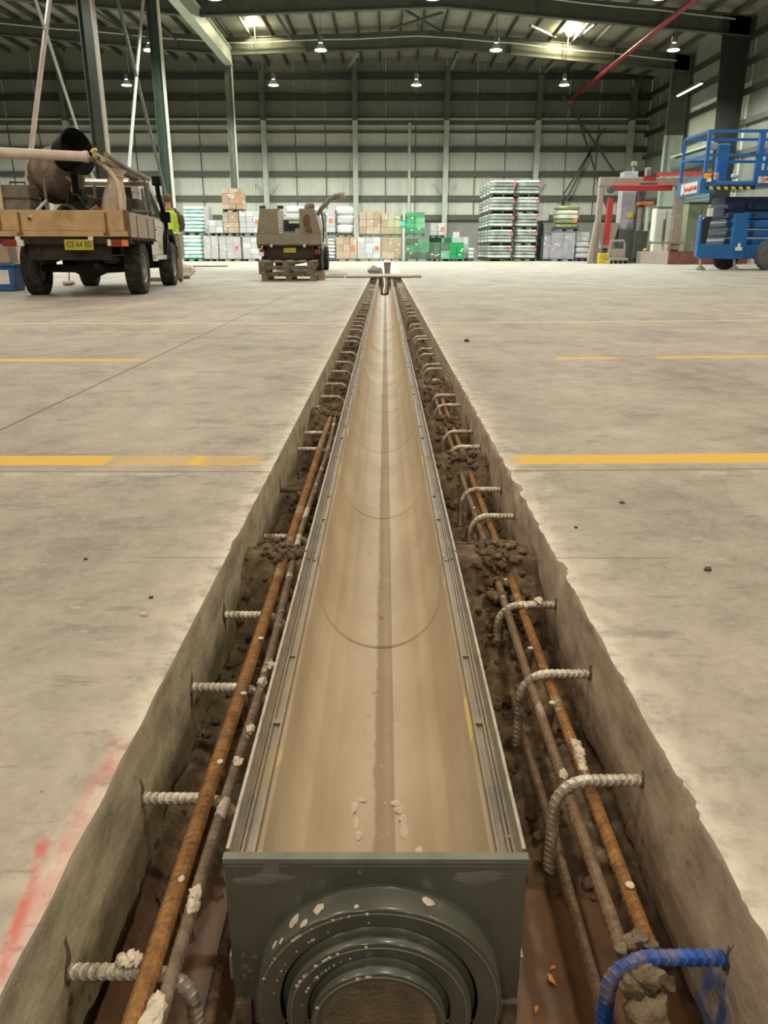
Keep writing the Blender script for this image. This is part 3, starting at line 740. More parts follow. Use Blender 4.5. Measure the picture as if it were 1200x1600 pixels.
for i, (y, xs_) in enumerate(LAMP_ROWS):
    for j, x in enumerate(xs_):
        if y < 24 and x < -17: continue
        o = empty('high_bay_lamp', 'bell-shaped high-bay lamp, %s row from the back wall, %s from the left' % (RN[i], ONES[j + 1]), 'lamp', (x, y, LAMP_Z), group='high-bay lamps under the roof')
        for nm, me in zip(('housing', 'reflector', 'lens', 'neck'), LM): link(nm, me, o)
        MB().tube([(0, 0, 0.95), (0, 0, roofz(x) + 0.6 - LAMP_Z)], 0.012, 5).build('chain', M['steel_md'], o)
        warm = i >= 4
        l = bpy.data.objects.new('lamp_beam', spot((1.0, 0.85, 0.65) if warm else (0.97, 1.0, 0.90), LAMP_W * (3.6, 3.2, 2.4, 1.2, 0.95, 1.0, 1.05, 1.0)[i], 167 if i == 0 else 158, 0.35, 0.28)); COL.objects.link(l); l.parent = o; l.location = (0, 0, -0.02)
for k, (u, v) in enumerate(((396, 32), (890, 48))):
    p = onY(u, v, 53.2)
    o = empty('floodlight', 'warm glaring floodlight fixed under the %s rafter' % ('left' if k == 0 else 'right'), 'light', p, group='floodlights')
    MB().lathe([(0.30, 0.0), (0.32, 0.1), (0.22, 0.35), (0.08, 0.45)], 20, Matrix.Rotation(-PI / 2 - 0.35, 4, 'X'), caps=True).build('housing', M['lamphouse'], o, smooth=True)
    MB().lathe([(0.0001, -0.01), (0.27, -0.01), (0.28, 0.02)], 20, Matrix.Rotation(-PI / 2 - 0.35, 4, 'X')).build('lens', M['floodglow'], o)
    MB().bar((0, 0.2, 0), (0, 0.5, roofz(p.x) - p.z + 0.1), 0.06, 0.06).build('bracket', M['steel_md'], o)
    l = bpy.data.objects.new('flood_beam', bpy.data.lights.new('flood_beam', 'POINT')); l.data.energy = 1000; l.data.color = (1.0, 0.88, 0.55); l.data.shadow_soft_size = 0.25
    COL.objects.link(l); l.parent = o; l.location = (0, -0.35, -0.25)
# ================================================================== drainage channel
ch = empty('drainage_channel', 'long U-shaped beige drainage channel with steel edges set down the middle of the trench', 'drain', (CX, Y0, 0))
def channel_section():
    L = 0.996; mb = MB(); r = 0.150; zc = -0.118
    prof = [(-0.176, -0.30), (-0.176, -0.034), (-0.154, -0.034), (-0.150, -0.040)]
    prof += [(-r, zc)] + [(-r * math.cos(a), zc - r * math.sin(a)) for a in [PI * k / 28 for k in range(1, 28)]] + [(r, zc), (0.150, -0.040), (0.154, -0.034), (0.176, -0.034), (0.176, -0.30)]
    n = len(prof); vs = []
    e = [0, 0.004, 0.5, L - 0.004, L]
    for k, y in enumerate(e):
        g = 0.004 if k in (0, 4) else 0.0
        for x, z in prof:
            q = Vector((x, z)); 
            if g and abs(x) <= 0.151 and z < -0.041:
                c = Vector((0, max(z, zc))); d = (q - c).normalized(); q = q + d * g
            vs.append((q.x, y, q.y))
    fs = []
    for k in range(len(e) - 1):
        for i in range(n - 1): a = k * n + i; fs.append((a, a + 1, a + n + 1, a + n))
        fs.append((k * n + n - 1, k * n, (k + 1) * n, (k + 1) * n + n - 1))
    fs.append(tuple(range(n))); fs.append(tuple(4 * n + i for i in range(n - 1, -1, -1)))
    mb.add(vs, [f[::-1] for f in fs]); body = mb.mesh('channel_section', M['chan'], True, 25)
    rails = []
    for s in (-1, 1):
        m = MB()
        def P(pts):   # (outward offset from centre, z)
            q = [(s * x, z) for x, z in pts]; m.prism(q if s > 0 else q[::-1], 0, L, 'y')
        P([(0.176, -0.085), (0.1835, -0.085), (0.1835, -0.022), (0.176, -0.022)])
        P([(0.155, -0.034), (0.1835, -0.034), (0.1835, -0.026), (0.155, -0.026)])       # seat for the grate
        P([(0.155, -0.026), (0.158, -0.026), (0.158, -0.017), (0.155, -0.017)])          # low inner rim
        P([(0.170, -0.026), (0.1725, -0.026), (0.1725, -0.020), (0.170, -0.020)])
        m.b(s * 0.158 if s > 0 else -0.170, 0.170 if s > 0 else -0.158, 0.30, 0.312, -0.026, -0.0215)
        m.b(s * 0.158 if s > 0 else -0.170, 0.170 if s > 0 else -0.158, 0.52, 0.526, -0.026, -0.0225)
        t = MB(); t.b(min(s * 0.1835, s * 0.188), max(s * 0.1835, s * 0.188), 0, L, -0.085, 0.0)
        rails.append((m.mesh('edge_rail', M['rail']), t.mesh('edge_strip', M['railtop'])))
    return body, rails
body, rails = channel_section()
NSEC = 20
for k in range(NSEC):
    o = link('channel_section', body, ch, (0, 0.012 + k * 1.003, 0))
    for rm, st in rails:
        link('edge_rail', rm, o); link('edge_strip', st, o)
# end cap with stepped round knock-outs
cap = MB().b(-CHW, CHW, -0.004, 0.006, -0.272, -0.004).build('end_cap', M['cap'], ch, bevel=0.0015)
MB().b(-CHW - 0.001, CHW + 0.001, -0.006, 0.006, -0.007, 0.0).build('top_edge', M['cap_dirt_glint'], cap)
MB().b(-0.186, -0.105, -0.0052, -0.004, -0.0125, -0.0108).b(-0.078, 0.186, -0.0052, -0.004, -0.0125, -0.0108).build('score_line', M['cap_dirt_glint'], cap)
CZ = -0.199; Rm = Matrix.Translation((0.004, 0, CZ)) @ Matrix.Rotation(PI / 2, 4, 'X')     # local z -> -Y
def ring(r, h0, h1, inner):
    return [(r + 0.006, h0 - 0.004), (r + 0.0015, h0 + 0.001), (r, h0 + 0.006), (r - 0.0005, h1 - 0.005), (r - 0.0025, h1 - 0.0012), (r - 0.0065, h1), (inner + 0.010, h1 - 0.0005), (inner + 0.006, h1 - 0.0005)]
MB().lathe(ring(0.1565, 0.004, 0.042, 0.146) + [(0.140, 0.039), (0.126, 0.037)], 72, Rm).build('outer_ring', M['cap'], cap, smooth=True, angle=60)
MB().lathe(ring(0.1165, 0.036, 0.054, 0.106) + [(0.101, 0.051), (0.09, 0.049)], 64, Rm).build('middle_ring', M['cap'], cap, smooth=True, angle=60)
MB().lathe(ring(0.0835, 0.048, 0.068, 0.074) + [(0.070, 0.064)], 56, Rm).build('inner_ring', M['cap'], cap, smooth=True, angle=60)
MB().lathe([(0.071, 0.0645), (0.03, 0.062), (0.0001, 0.061)], 40, Rm).build('mud_filled_centre', M['claymud'], cap, smooth=True)
for r, h in ((0.1505, 0.0422), (0.110, 0.0542), (0.0795, 0.0682)):
    t = MB().lathe([(r + 0.0012, h), (r, h + 0.0008), (r - 0.0012, h)], 64, Rm).build('highlight_rim', M['cap_dirt_glint'], cap, smooth=True)  # painted highlight: paler ridge along the fillet of each step
for s in (-1, 1):
    MB().b(s * 0.176 - 0.011, s * 0.176 + 0.011, -0.012, 0.03, -0.31, -0.232).build('foot_block', M['claymud'], cap, bevel=0.002)
    MB().b(s * 0.1885 - 0.004, s * 0.1885 + 0.004, 0.0, 0.03, -0.205, -0.165).build('side_clip', M['railtop'], cap, bevel=0.001)
# plaster splashes and scuffs on the cap and in the invert
def flat_splat(pts, name='plaster_splash', m='splat', parent=None, h=0.0012):
    pass
random.seed(3)
sp = MB()
def inv_z(x):   # channel surface at offset x from the centre
    return -0.118 - math.sqrt(max(0, 0.15 ** 2 - x * x))
foot = [(490, 1250, 12, 5), (554, 1262, 9, 10), (557, 1286, 8, 11), (561, 1306, 8, 8), (619, 1255, 11, 5), (625, 1266, 12, 8), (631, 1280, 10, 9), (633, 1298, 10, 12), (657, 1330, 11, 8), (563, 1250, 14, 4)][1:]
for k, (u, v, wx, wy) in enumerate(foot):
    d = ray(u, v)
    # march along the ray to the channel surface
    t = 0.6
    while t < 1.6:
        x = d[0] * t - CX; z = H + d[2] * t
        if z < inv_z(max(-0.149, min(0.149, x))) + 0.0005: break
        t += 0.001
    MB().blob((0, 0, 0), (wx / 2 * t / F * 1.35, wy / 2 * t / F * 2.6, 0.0016), seed=k * 2.7, amp=0.55, n=8).build('plaster_splash', M['splat'], ch, (d[0] * t - CX, d[1] * t - Y0, inv_z(d[0] * t - CX) + 0.0008), smooth=True)
sp = MB()
for k in range(120):
    y = 0.15 + 2.2 * random.random(); x = random.gauss(-0.01, 0.025); r = random.uniform(0.0008, 0.0028)
    sp.blob((x, y, inv_z(x) + r * 0.3), (r, r * 1.3, r * 0.6), seed=k, amp=0.5, n=4)
o = sp.build('grit', M['splat'], ch); o['kind'] = 'stuff'
sp = MB()
for (x, z, wx, wz) in [(-0.155, -0.036, 0.028, 0.006), (-0.13, -0.030, 0.034, 0.006), (0.125, -0.03, 0.030, 0.009), (0.142, -0.024, 0.022, 0.005), (-0.128, -0.016, 0.012, 0.010), (-0.02, -0.022, 0.003, 0.003)]:
    MB().blob((x, -0.0042, z), (wx, 0.0010, wz), seed=x * 90, amp=0.5, n=8).build('scuff_mark', M['cap_dirt_glint'], cap, smooth=True)
for k in range(70):
    x = -0.175 + abs(random.gauss(0, 0.045)); z = -0.15 - abs(random.gauss(0, 0.05)) 
    if math.hypot(x, z - CZ) < 0.162 or z < -0.265: continue
    r = random.uniform(0.001, 0.0055); sp.blob((x, -0.0042, z), (r, 0.0010, r * 0.8), seed=k, amp=0.5, n=5)
o = sp.build('dirt_specks', M['cap_dirt_glint'], cap, smooth=True); o['kind'] = 'stuff'
sp = MB()
for k, (a, r, h, wx) in enumerate([(132, 0.157, 0.02, 0.014), (126, 0.157, 0.034, 0.010), (118, 0.157, 0.022, 0.013), (67, 0.157, 0.018, 0.014), (140, 0.157, 0.036, 0.007), (146, 0.157, 0.03, 0.008), (100, 0.157, 0.035, 0.006)]):
    a = math.radians(a); MB().blob((0, 0, 0), (wx * 0.6, wx * 0.5, 0.0011), seed=k * 5, amp=0.6, n=8).build('plaster_splash', M['splat'], cap, (0.004 + math.cos(a) * r, -h, CZ + math.sin(a) * r), (0, PI / 2 - a, 0), smooth=True)
for k in range(60):
    a = math.radians(random.uniform(95, 175)); rr, h = random.choice([(0.151, 0.042), (0.134, 0.039), (0.112, 0.054), (0.097, 0.0515), (0.081, 0.068)]); r = random.uniform(0.0007, 0.0028)
    sp.blob((0.004 + math.cos(a) * rr, -h - 0.0005, CZ + math.sin(a) * rr), (r, 0.0008, r), seed=k, amp=0.5, n=5)
o = sp.build('plaster_specks', M['splat'], cap, smooth=True); o['kind'] = 'stuff'
# orange scraps
def scrap(p, s, rz, lab):
    o = MB().add([(-s, -s * 0.25, 0), (s * 0.7, -s * 0.4, 0.001), (s, s * 0.1, 0.002), (-0.1 * s, s * 0.45, 0.003), (-s, -s * 0.25, 0.0015), (s * 0.7, -s * 0.4, 0.0025), (s, s * 0.1, 0.0035), (-0.1 * s, s * 0.45, 0.0045)],
                 [(3, 2, 1, 0), (4, 5, 6, 7), (0, 1, 5, 4), (1, 2, 6, 5), (2, 3, 7, 6), (3, 0, 4, 7)]).build('plastic_scrap', M['orange_bit'], loc=p, rot=(0, 0, rz))
    tag(o, lab, 'scrap', 'orange scraps in the trench')
zm = -0.285
for (u, v, s, rz, lab) in [(862, 1532, 0.010, 1.9, 'long orange scrap on the mud right of the end cap, nearest the bars'), (864, 1513, 0.005, 0.3, 'small orange scrap on the mud just behind the long one'), (838, 1578, 0.006, 1.0, 'orange scrap on the mud close to the cap corner')]:
    p = onG(u, v, zm); scrap((p.x, p.y, zm), s, rz, lab)
p = onY(597, 968, 1.95); scrap((p.x, 1.94, -0.264), 0.010, 1.4, 'yellow-orange splinter lying in the channel behind the first joint')
p = onG(793, 1308, -0.024); scrap((p.x, p.y, -0.0255), 0.004, 0.2, 'tiny orange scrap on the right steel edge near the cap')

# ================================================================== reinforcing bars
def rib_r(s, r0, pitch=0.011, amp=0.13):
    f = (s / pitch) % 1.0
    return r0 * (1 + amp * (1 if f < 0.25 else 0))
def ribbed(path_fn, L, r0, near=True, n=10, pitch=0.011):
    st = pitch / 5 if near else 0.02
    N = int(L / st) + 1; pts = []; rs = []
    for i in range(N + 1):
        s = L * i / N; pts.append(path_fn(s)); rs.append(rib_r(s, r0, pitch) if near else r0 * 1.03)
    return pts, rs
def lbar(side):
    # local: x along +X world; origin at the wall face, bar axis
    s = -1 if side < 0 else 1
    reach = 0.148 if side < 0 else 0.137; R = 0.055; drop = 0.18 if side > 0 else 0.17; emb = 0.05
    L1 = emb + reach - R; L2 = R * PI / 2; L3 = drop - R
    def fn(q):
        if q < L1: return Vector((s * (emb - q), 0, 0))
        if q < L1 + L2:
            a = (q - L1) / R; return Vector((-s * (reach - R + R * math.sin(a)), 0, -R + R * math.cos(a)))
        return Vector((-s * reach, 0, -R - (q - L1 - L2)))
    return ribbed(fn, L1 + L2 + L3, 0.0092)
bar_mesh = {}
for side in (-1, 1):
    pts, rs = lbar(side)
    for key, m in (('galv', 'galv'), ('mud', 'galvdark'), ('blue', 'blue_paint')):
        bar_mesh[side, key] = MB().tube(pts, rs, 12, skew=0.35).mesh('starter_bar', M[m], True, 30)
st = MB(); st.blob((0, 0, 0), (0.004, 0.010, 0.030), seed=4, amp=0.8, n=12)
stain_me = st.mesh('epoxy_stain', M['stain'], True, 80)
LV = [(1515, 0), (1250, 0), (1077, 0), (961, 0), (875, 1), (824, 0), (763, 1), (701, 0), (678, 0), (656, 1), (635, 0), (621, 0), (601, 0), (591, 1), (580, 0), (567, 0), (551, 0), (541, 1), (533, 0), (527, 0), (516, 0), (510, 0), (503, 0), (498, 0), (491, 0), (487, 0), (482, 0), (478, 0)]
RV = [(1493, 2), (1222, 0), (1053, 0), (942, 0), (863, 1), (808, 0), (765, 0), (726, 1), (699, 0), (673, 0), (651, 1), (633, 0), (617, 0), (595, 0), (576, 0), (569, 0), (553, 0), (544, 0), (531, 0), (525, 0), (514, 0), (507, 0), (500, 1), (494, 0), (488, 0), (482, 0), (476, 0), (473, 0)]
for side, lst in ((-1, LV), (1, RV)):
    zb = -0.120 if side < 0 else -0.100
    pos = [(onG(600, v, zb).y, k) for v, k in lst]
    y = pos[-1][0] + 0.5
    while y < 20.3: pos.append((y, 0)); y += 0.40
    wname = 'left' if side < 0 else 'right'
    for i, (y, k) in enumerate(pos):
        zj = zb + random.uniform(-0.006, 0.006) - (0.012 if k == 1 else 0) - (0.03 if side < 0 and i == 5 else 0)
        wx = XL if side < 0 else XR
        key = 'galv' if k == 0 else 'mud' if k == 1 else 'blue'
        look = {'galv': 'bent galvanised starter bar', 'mud': 'mud-coated bent starter bar', 'blue': 'bent starter bar sprayed blue'}[key]
        e = empty('starter_bar', '%s, %s from the camera, in the %s trench wall' % (look, ordinal(i + 1), wname), 'rebar', (wx, y, zj), group='starter bars in the %s trench wall' % wname)
        link('bar', bar_mesh[side, key], e, rot=(0, 0, random.uniform(-0.05, 0.05)) if i > 3 else None)
        if y < 9: link('epoxy_stain', stain_me, e, (0.0025 if side > 0 else -0.0025, -0.004, 0.004), (random.uniform(-.15, .15), 0, 0)).scale = (1, random.uniform(0.8, 1.2), random.uniform(0.8, 1.35))
def long_bar(x, z, y0, y1, r, m, label, wob=0.004, ribs=2.8, seed=0, zoff=None):
    pts = []; rs = []; y = y0
    while y < y1:
        near = y < y0 + ribs
        dz = zoff(y) if zoff else 0
        pts.append(Vector((x + wob * nz(y * 1.1, seed * 7.0) * 2, y, z + dz + wob * nz(y * 0.9, seed * 3.0 + 5)))); rs.append(rib_r(y, r, 0.0125) if near else r * 1.03)
        y += 0.0025 if near else 0.12
    o = MB().tube(pts, rs, 10, skew=0.35).build('reinforcing_bar', M[m], smooth=True, angle=30)
    return tag(o, label, 'rebar', 'long reinforcing bars')
long_bar(-0.279, -0.098, 0.42, 4.0, 0.0118, 'rust', 'thick rusty orange bar lying along the top of the left starter bars', seed=1)
long_bar(-0.250, -0.101, 0.42, 4.0, 0.0082, 'rustgrey', 'thin grey bar with white splashes along the left side of the channel', seed=2, wob=0.006)
long_bar(-0.232, -0.245, 0.42, 3.2, 0.0085, 'rustlow', 'muddy red bar low in the left gap beneath the starter bars', seed=3)
long_bar(0.334, -0.124, 0.73, 4.9, 0.0102, 'rust', 'rusty orange bar running under the right starter bars beside the wall', seed=4)
long_bar(0.297, -0.124, 0.73, 4.9, 0.0090, 'rustgrey2', 'grey-brown bar running under the right starter bars nearer the channel', seed=5)
long_bar(0.290, -0.250, 0.70, 3.2, 0.0088, 'rustgrey2', 'grey-brown bar low in the right gap above the mud', seed=6)
# upright pegs tied to the long bars
pegs = [(1, 985, 1382, -0.112, 0.13), (1, 863, 1097, -0.115, 0.12), (1, 829, 1012, -0.115, 0.10), (1, 790, 905, -0.115, 0.08), (1, 741, 793, -0.115, 0.1), (-1, 343, 1190, -0.088, 0.10), (-1, 282, 1373, -0.088, 0.12), (-1, 381, 1083, -0.086, 0.08), (-1, 408, 997, -0.085, 0.08)]
for i, (sd, u, v, z, L) in enumerate(pegs):
    p = onG(u, v, z)
    o = MB().tube([(0, 0.012, -L), (0, 0.004, -L * 0.4), (0, 0, -0.001), (0, 0, 0)], [0.007, 0.007, 0.007, 0.0062], 9).build('steel_peg', M['rustgrey2'], loc=p, smooth=True, angle=50)
    MB().blob((0, 0, 0), (0.0066, 0.0066, 0.0016), seed=i, amp=0.2, n=5).build('cut_end', M['splat'], o)
    MB().tube([(0.012 * math.cos(a) * (1.2), 0.012 * math.sin(a), -0.028 + 0.001 * a) for a in [k * 0.5 for k in range(14)]], 0.0008, 5).build('tie_wire', M['wire'], o)
    rank = {0: 'nearest the blue bar', 1: 'second in line', 2: 'third in line', 3: 'fourth in line', 4: 'fifth in line', 5: 'second in line', 6: 'nearest the camera', 7: 'third in line', 8: 'fourth in line'}[i]
    tag(o, 'cut upright steel peg tied to the %s long bars, %s' % ('right' if sd > 0 else 'left', rank), 'peg', 'upright pegs tied to the bars')
# white mortar splats and clay lumps on the bars
sp = MB()
for (u, v, z, r) in [(905, 1172, -0.112, 0.010), (908, 1186, -0.112, 0.009), (900, 1162, -0.112, 0.009), (911, 1200, -0.113, 0.008), (881, 1210, -0.115, 0.008), (306, 1396, -0.092, 0.009), (302, 1415, -0.093, 0.009), (392, 1140, -0.092, 0.008), (372, 1190, -0.092, 0.008), (243, 1580, -0.09, 0.012), (238, 1595, -0.09, 0.013),
                     (425, 1040, -0.094, 0.009), (410, 1065, -0.094, 0.010), (843, 938, -0.085, 0.010), (830, 944, -0.086, 0.009), (822, 946, -0.088, 0.008), (190, 1500, -0.108, 0.007), (205, 1498, -0.108, 0.008), (217, 1500, -0.108, 0.006), (1001, 1485, -0.09, 0.0)]:
    if r:
        p = onG(u, v, z); sp.blob(p, (r * 0.85, r * 1.4, r * 0.6), seed=u * 0.31, amp=0.8, n=12)
o = sp.build('mortar_splash', M['splat'], smooth=True, angle=120); tag(o, 'lumps of white mortar stuck on the bars', 'mortar', kind='stuff')
cm = MB(); random.seed(11)
for k in range(90):
    y = random.uniform(0.55, 0.703); x = 0.320 + random.gauss(0, 0.013) - (0.71 - y) * 0.12; r = random.uniform(0.005, 0.014)
    cm.blob((x, y, -0.116 - r * 0.6 - 1.1 * (0.706 - y) - abs(x - 0.318) * 0.5), (r, r * 1.1, r * 0.85), seed=k * 1.9, amp=0.8, n=9)
cm.blob((0.318, 0.692, -0.116), (0.020, 0.014, 0.014), seed=2, amp=0.4, n=12); cm.blob((0.296, 0.690, -0.126), (0.013, 0.012, 0.010), seed=6, amp=0.5, n=12)
for k in range(7): cm.blob((0.316 - 0.01 * k * 0.5, 0.675 - 0.024 * k, -0.152 - 0.022 * k), (0.026, 0.024, 0.022), seed=k * 4, amp=0.5, n=12)
for (u, v, r) in [(985, 1472, 0.011), (1000, 1468, 0.012), (972, 1482, 0.009), (1015, 1475, 0.010)]: cm.blob(onG(u, v, -0.105), (r, r, r * 0.8), seed=u, amp=0.7, n=8)
tag(cm.build('clay_lump', M['claymud'], smooth=True, angle=60), 'heap of grey-brown clay hanging over the blue starter bar', 'clay', kind='stuff')
cm = MB()
for side in (-1, 1):
    for ym in (LMUD if side < 0 else RMUD):
        for k in range(70):
            y = ym + random.gauss(0, 0.085); x = (random.uniform(-0.33, -0.225) if side < 0 else random.uniform(0.25, 0.37)); r = random.uniform(0.004, 0.014)
            cm.blob((x, y, max(soil_z(side, x, y) + r * 0.4, -0.135 + random.uniform(-0.03, 0.018) - 0.5 * abs(y - ym))), (r, r * 1.2, r * 0.85), seed=k + ym, amp=0.8, n=8)
tag(cm.build('soil_heaps', M['soil'], smooth=True, angle=100), 'heaps of earth fallen over the bars along the trench', 'soil', kind='stuff')
tag(MB().b(0, 0.014, 0, 0.012, 0, 0.010).build('plastic_chip', M['splat'], loc=onG(1038, 1474, -0.088), rot=(0.2, 0.1, 0.4)), 'small white chip stuck on the blue bar', 'chip') if False else None
# small stones on the slab
random.seed(5)
stones = [(80, 988), (236, 940), (228, 934), (135, 875), (1106, 891), (970, 778), (966, 783), (712, 790), (733, 492), (730, 505), (330, 1000)]
for i, (u, v) in enumerate([(226, 962), (236, 935), (134, 875), (1106, 891), (972, 786), (900, 825), (729, 534)]):
    p = onG(u, v); r = [0.006, 0.004, 0.004, 0.007, 0.006, 0.004, 0.018][i]
    o = MB().blob((0, 0, r * 0.5), (r * 1.3, r, r * 0.8), seed=i * 3, amp=0.5, n=6).build('stone', M['clod'] if i else M['splat'], loc=p, smooth=True)
    tag(o, ['pale', 'small brown', 'tiny brown', 'dark', 'brown', 'little', 'larger dark'][i] + ' stone on the %s slab, %s' % ('left' if u < 600 else 'right', ['near the cut edge', 'behind the pale stone', 'farthest left', 'farthest from the trench', 'below the yellow line', 'in front of the saw cut', 'beyond the dashed line'][i]), 'stone', 'stones on the slab')
# far end of the trench: covers, post, hoses
M['plategrey'] = mat('dusty_concrete_plate', (0.36, 0.32, 0.265), 0.75, var=0.25, scale=4)
pl = MB().b(-1.05, 0.66, -0.15, 1.9, 0.0, 0.035).build('cover_plate', M['plategrey'], loc=(0.02, YEND + 0.05, 0.012), rot=(0, 0, 0.02)); tag(pl, 'dusty grey steel plate laid across the far end of the trench', 'plate')
p2 = MB().b(-0.35, 0.25, -0.1, 1.7, 0.0, 0.03).build('timber_cover', M['timber'], loc=(-1.32, YEND + 0.1, 0.0), rot=(0, 0, 0.06)); tag(p2, 'dark weathered board left of the cover plate', 'board')
p3 = MB().b(-0.05, 0.22, 0.0, 1.3, 0.0, 0.03).build('timber_cover', M['timber'], loc=(0.72, YEND + 0.1, 0.0), rot=(0, 0, -0.05)); tag(p3, 'dark weathered board right of the cover plate', 'board')
ps = empty('bollard_box', 'grey tapered box standing behind the cover plate', 'box', (0.06, YEND + 2.5, 0))
MB().prism([(-0.075, 0), (0.075, 0), (0.105, 0.33), (-0.105, 0.33)], -0.1, 0.1, 'y').build('body', M['machine'], ps, bevel=0.01); MB().b(-0.11, 0.11, -0.11, 0.11, 0.33, 0.35).build('lid', M['rail'], ps)
wb_ = MB(); wb_.blob((0, 0, 0.10), (0.22, 0.2, 0.13), seed=2, amp=0.4, n=9); o = wb_.build('plastic_sheet', M['plategrey'], loc=(-0.27, YEND + 2.3, 0), smooth=True); tag(o, 'crumpled pale sheet beside the grey box at the trench end', 'sheet')
for i in range(4):
    x = CX - 0.07 + 0.045 * i
    o = MB().tube([(x, YEND - 0.1, 0.0), (x + 0.01, YEND - 0.5, -0.03 - 0.01 * i), (x + 0.02, YEND - 1.2, -0.12 - 0.02 * (i % 2)), (x, YEND - 2.2, -0.215), (CX + 0.045 * (i - 1.5), YEND - 3.2, -0.235)], 0.021, 8).build('hose', M[['black', 'cream', 'rustlow', 'black'][i]], smooth=True)
    tag(o, ['black hose', 'cream hose', 'brown hose', 'second black hose'][i] + ' hanging into the far end of the channel', 'hose', 'hoses at the channel end')
# ================================================================== utes
def wheel(parent, x, y, r, wd, rim='rim', n=28):
    s = 1 if x > 0 else -1
    R = Matrix.Translation((x, y, r)) @ Matrix.Rotation(PI / 2 * s, 4, 'Y')
    h = wd / 2
    t = MB().lathe([(r * 0.56, -h * 0.8), (r * 0.72, -h * 0.98), (r * 0.92, -h * 0.92), (r * 0.985, -h * 0.72), (r, -h * 0.3), (r, h * 0.3), (r * 0.985, h * 0.72), (r * 0.92, h * 0.92), (r * 0.72, h * 0.98), (r * 0.56, h * 0.8), (r * 0.56, -h * 0.8)], n, R)
    for k in range(n):          # tread blocks
        a = 2 * PI * k / n
        for q in (-1, 1):
            B = R @ Matrix.Rotation(a + q * 0.06, 4, 'Z'); t.b(r * 0.965, r * 1.012, -r * 0.075, r * 0.075, q * h * 0.2 if q > 0 else -h * 0.82, q * h * 0.82 if q > 0 else -h * 0.2, 0, B)
    o = t.build('wheel', M['tyre'], parent, smooth=True, angle=40)
    q = MB().lathe([(r * 0.56, h * 0.55), (r * 0.55, h * 0.8), (r * 0.50, h * 0.72), (r * 0.46, h * 0.3), (r * 0.30, h * 0.25), (r * 0.22, h * 0.5), (r * 0.12, h * 0.55), (0.0001, h * 0.56)], 20, R)
    q.lathe([(r * 0.56, -h * 0.5), (r * 0.4, -h * 0.3), (0.0001, -h * 0.3)], 20, R)
    q.build('rim', M[rim], o, smooth=True)
    return o
def grab(parent, name, mb, m, **k): return mb.build(name, M[m] if isinstance(m, str) else m, parent, **k)
TH = math.radians(6.0)
UL = Vector((-4.90, 13.25, 0))
U = empty('utility_truck', 'white flat-tray work ute with timber tailgate loaded with tools, parked on the left', 'ute', UL, TH)
for x, y in ((-0.80, 0), (0.80, 0), (-0.79, 3.25), (0.79, 3.25)): wheel(U, x, y, 0.415, 0.29)
ax = MB().tube([(-0.72, 0, 0.41), (-0.2, 0, 0.41), (0.05, 0, 0.41), (0.3, 0, 0.41), (0.72, 0, 0.41)], [0.06, 0.07, 0.19, 0.08, 0.06], 12).build('rear_axle', M['under'], U, smooth=True)
MB().tube([(-0.7, 3.25, 0.41), (-0.2, 3.25, 0.42), (0.7, 3.25, 0.41)], [0.06, 0.12, 0.06], 10).build('front_axle', M['under'], U, smooth=True)
for s in (-1, 1):
    MB().b(s * 0.45 - 0.04, s * 0.45 + 0.04, -0.95, 4.1, 0.62, 0.78).build('chassis_rail', M['under'], U)
    MB().prism([(-0.7, 0.55), (0, 0.48), (0.7, 0.55), (0.7, 0.59), (0, 0.54), (-0.7, 0.59)], s * 0.58 - 0.035, s * 0.58 + 0.035).build('leaf_spring', M['under'], U)
    MB().prism([(s * 0.62, 0.42), (s * 0.98, 0.42), (s * 0.98, 0.86), (s * 0.62, 0.86)], 0.46, 0.48, 'y').build('mudguard', M['black'], U)
MB().b(-0.55, 0.15, 0.55, 1.5, 0.36, 0.68).build('fuel_tank', M['under'], U, bevel=0.03)
MB().b(-0.6, 0.6, -0.93, -0.80, 0.55, 0.80).build('rear_crossmember', M['under'], U)
MB().tube([(0.3, -0.3, 0.42), (0.32, -0.75, 0.47)], 0.04, 8).build('exhaust', M['under'], U)
# tray
W2 = 0.95; TY0, TY1 = -1.02, 1.08
tray = MB().b(-W2, W2, TY0, TY1, 0.85, 0.89).b(-W2, W2, TY0 - 0.02, TY0 + 0.06, 0.78, 0.885)
for k in range(5): tray.b(-W2, W2, TY0 + 0.15 + k * 0.42, TY0 + 0.21 + k * 0.42, 0.78, 0.85)
tray = tray.build('tray', M['under'], U)
tg = MB().b(-W2 + 0.01, W2 - 0.07, TY0 - 0.05, TY0 - 0.02, 0.965, 1.255).build('tailgate', M['traytan'], U, bevel=0.006)
MB().b(-W2 + 0.01, W2 - 0.03, TY0 - 0.06, TY0 - 0.025, 0.885, 0.962).build('lower_board', M['traytan'], tg, bevel=0.005)
for x in (-0.62, 0.62):
    MB().b(x - 0.016, x + 0.016, TY0 - 0.062, TY0 - 0.048, 0.93, 1.22).b(x - 0.05, x + 0.03, TY0 - 0.075, TY0 - 0.05, 0.905, 0.945).build('strap_hinge', M['brownstrap'], tg)
for x in (0.91, -0.91): MB().b(x - 0.035, x + 0.035, TY0 - 0.05, TY0 + 0.02, 0.885, 1.26).build('corner_post', M['brownstrap'], tray)
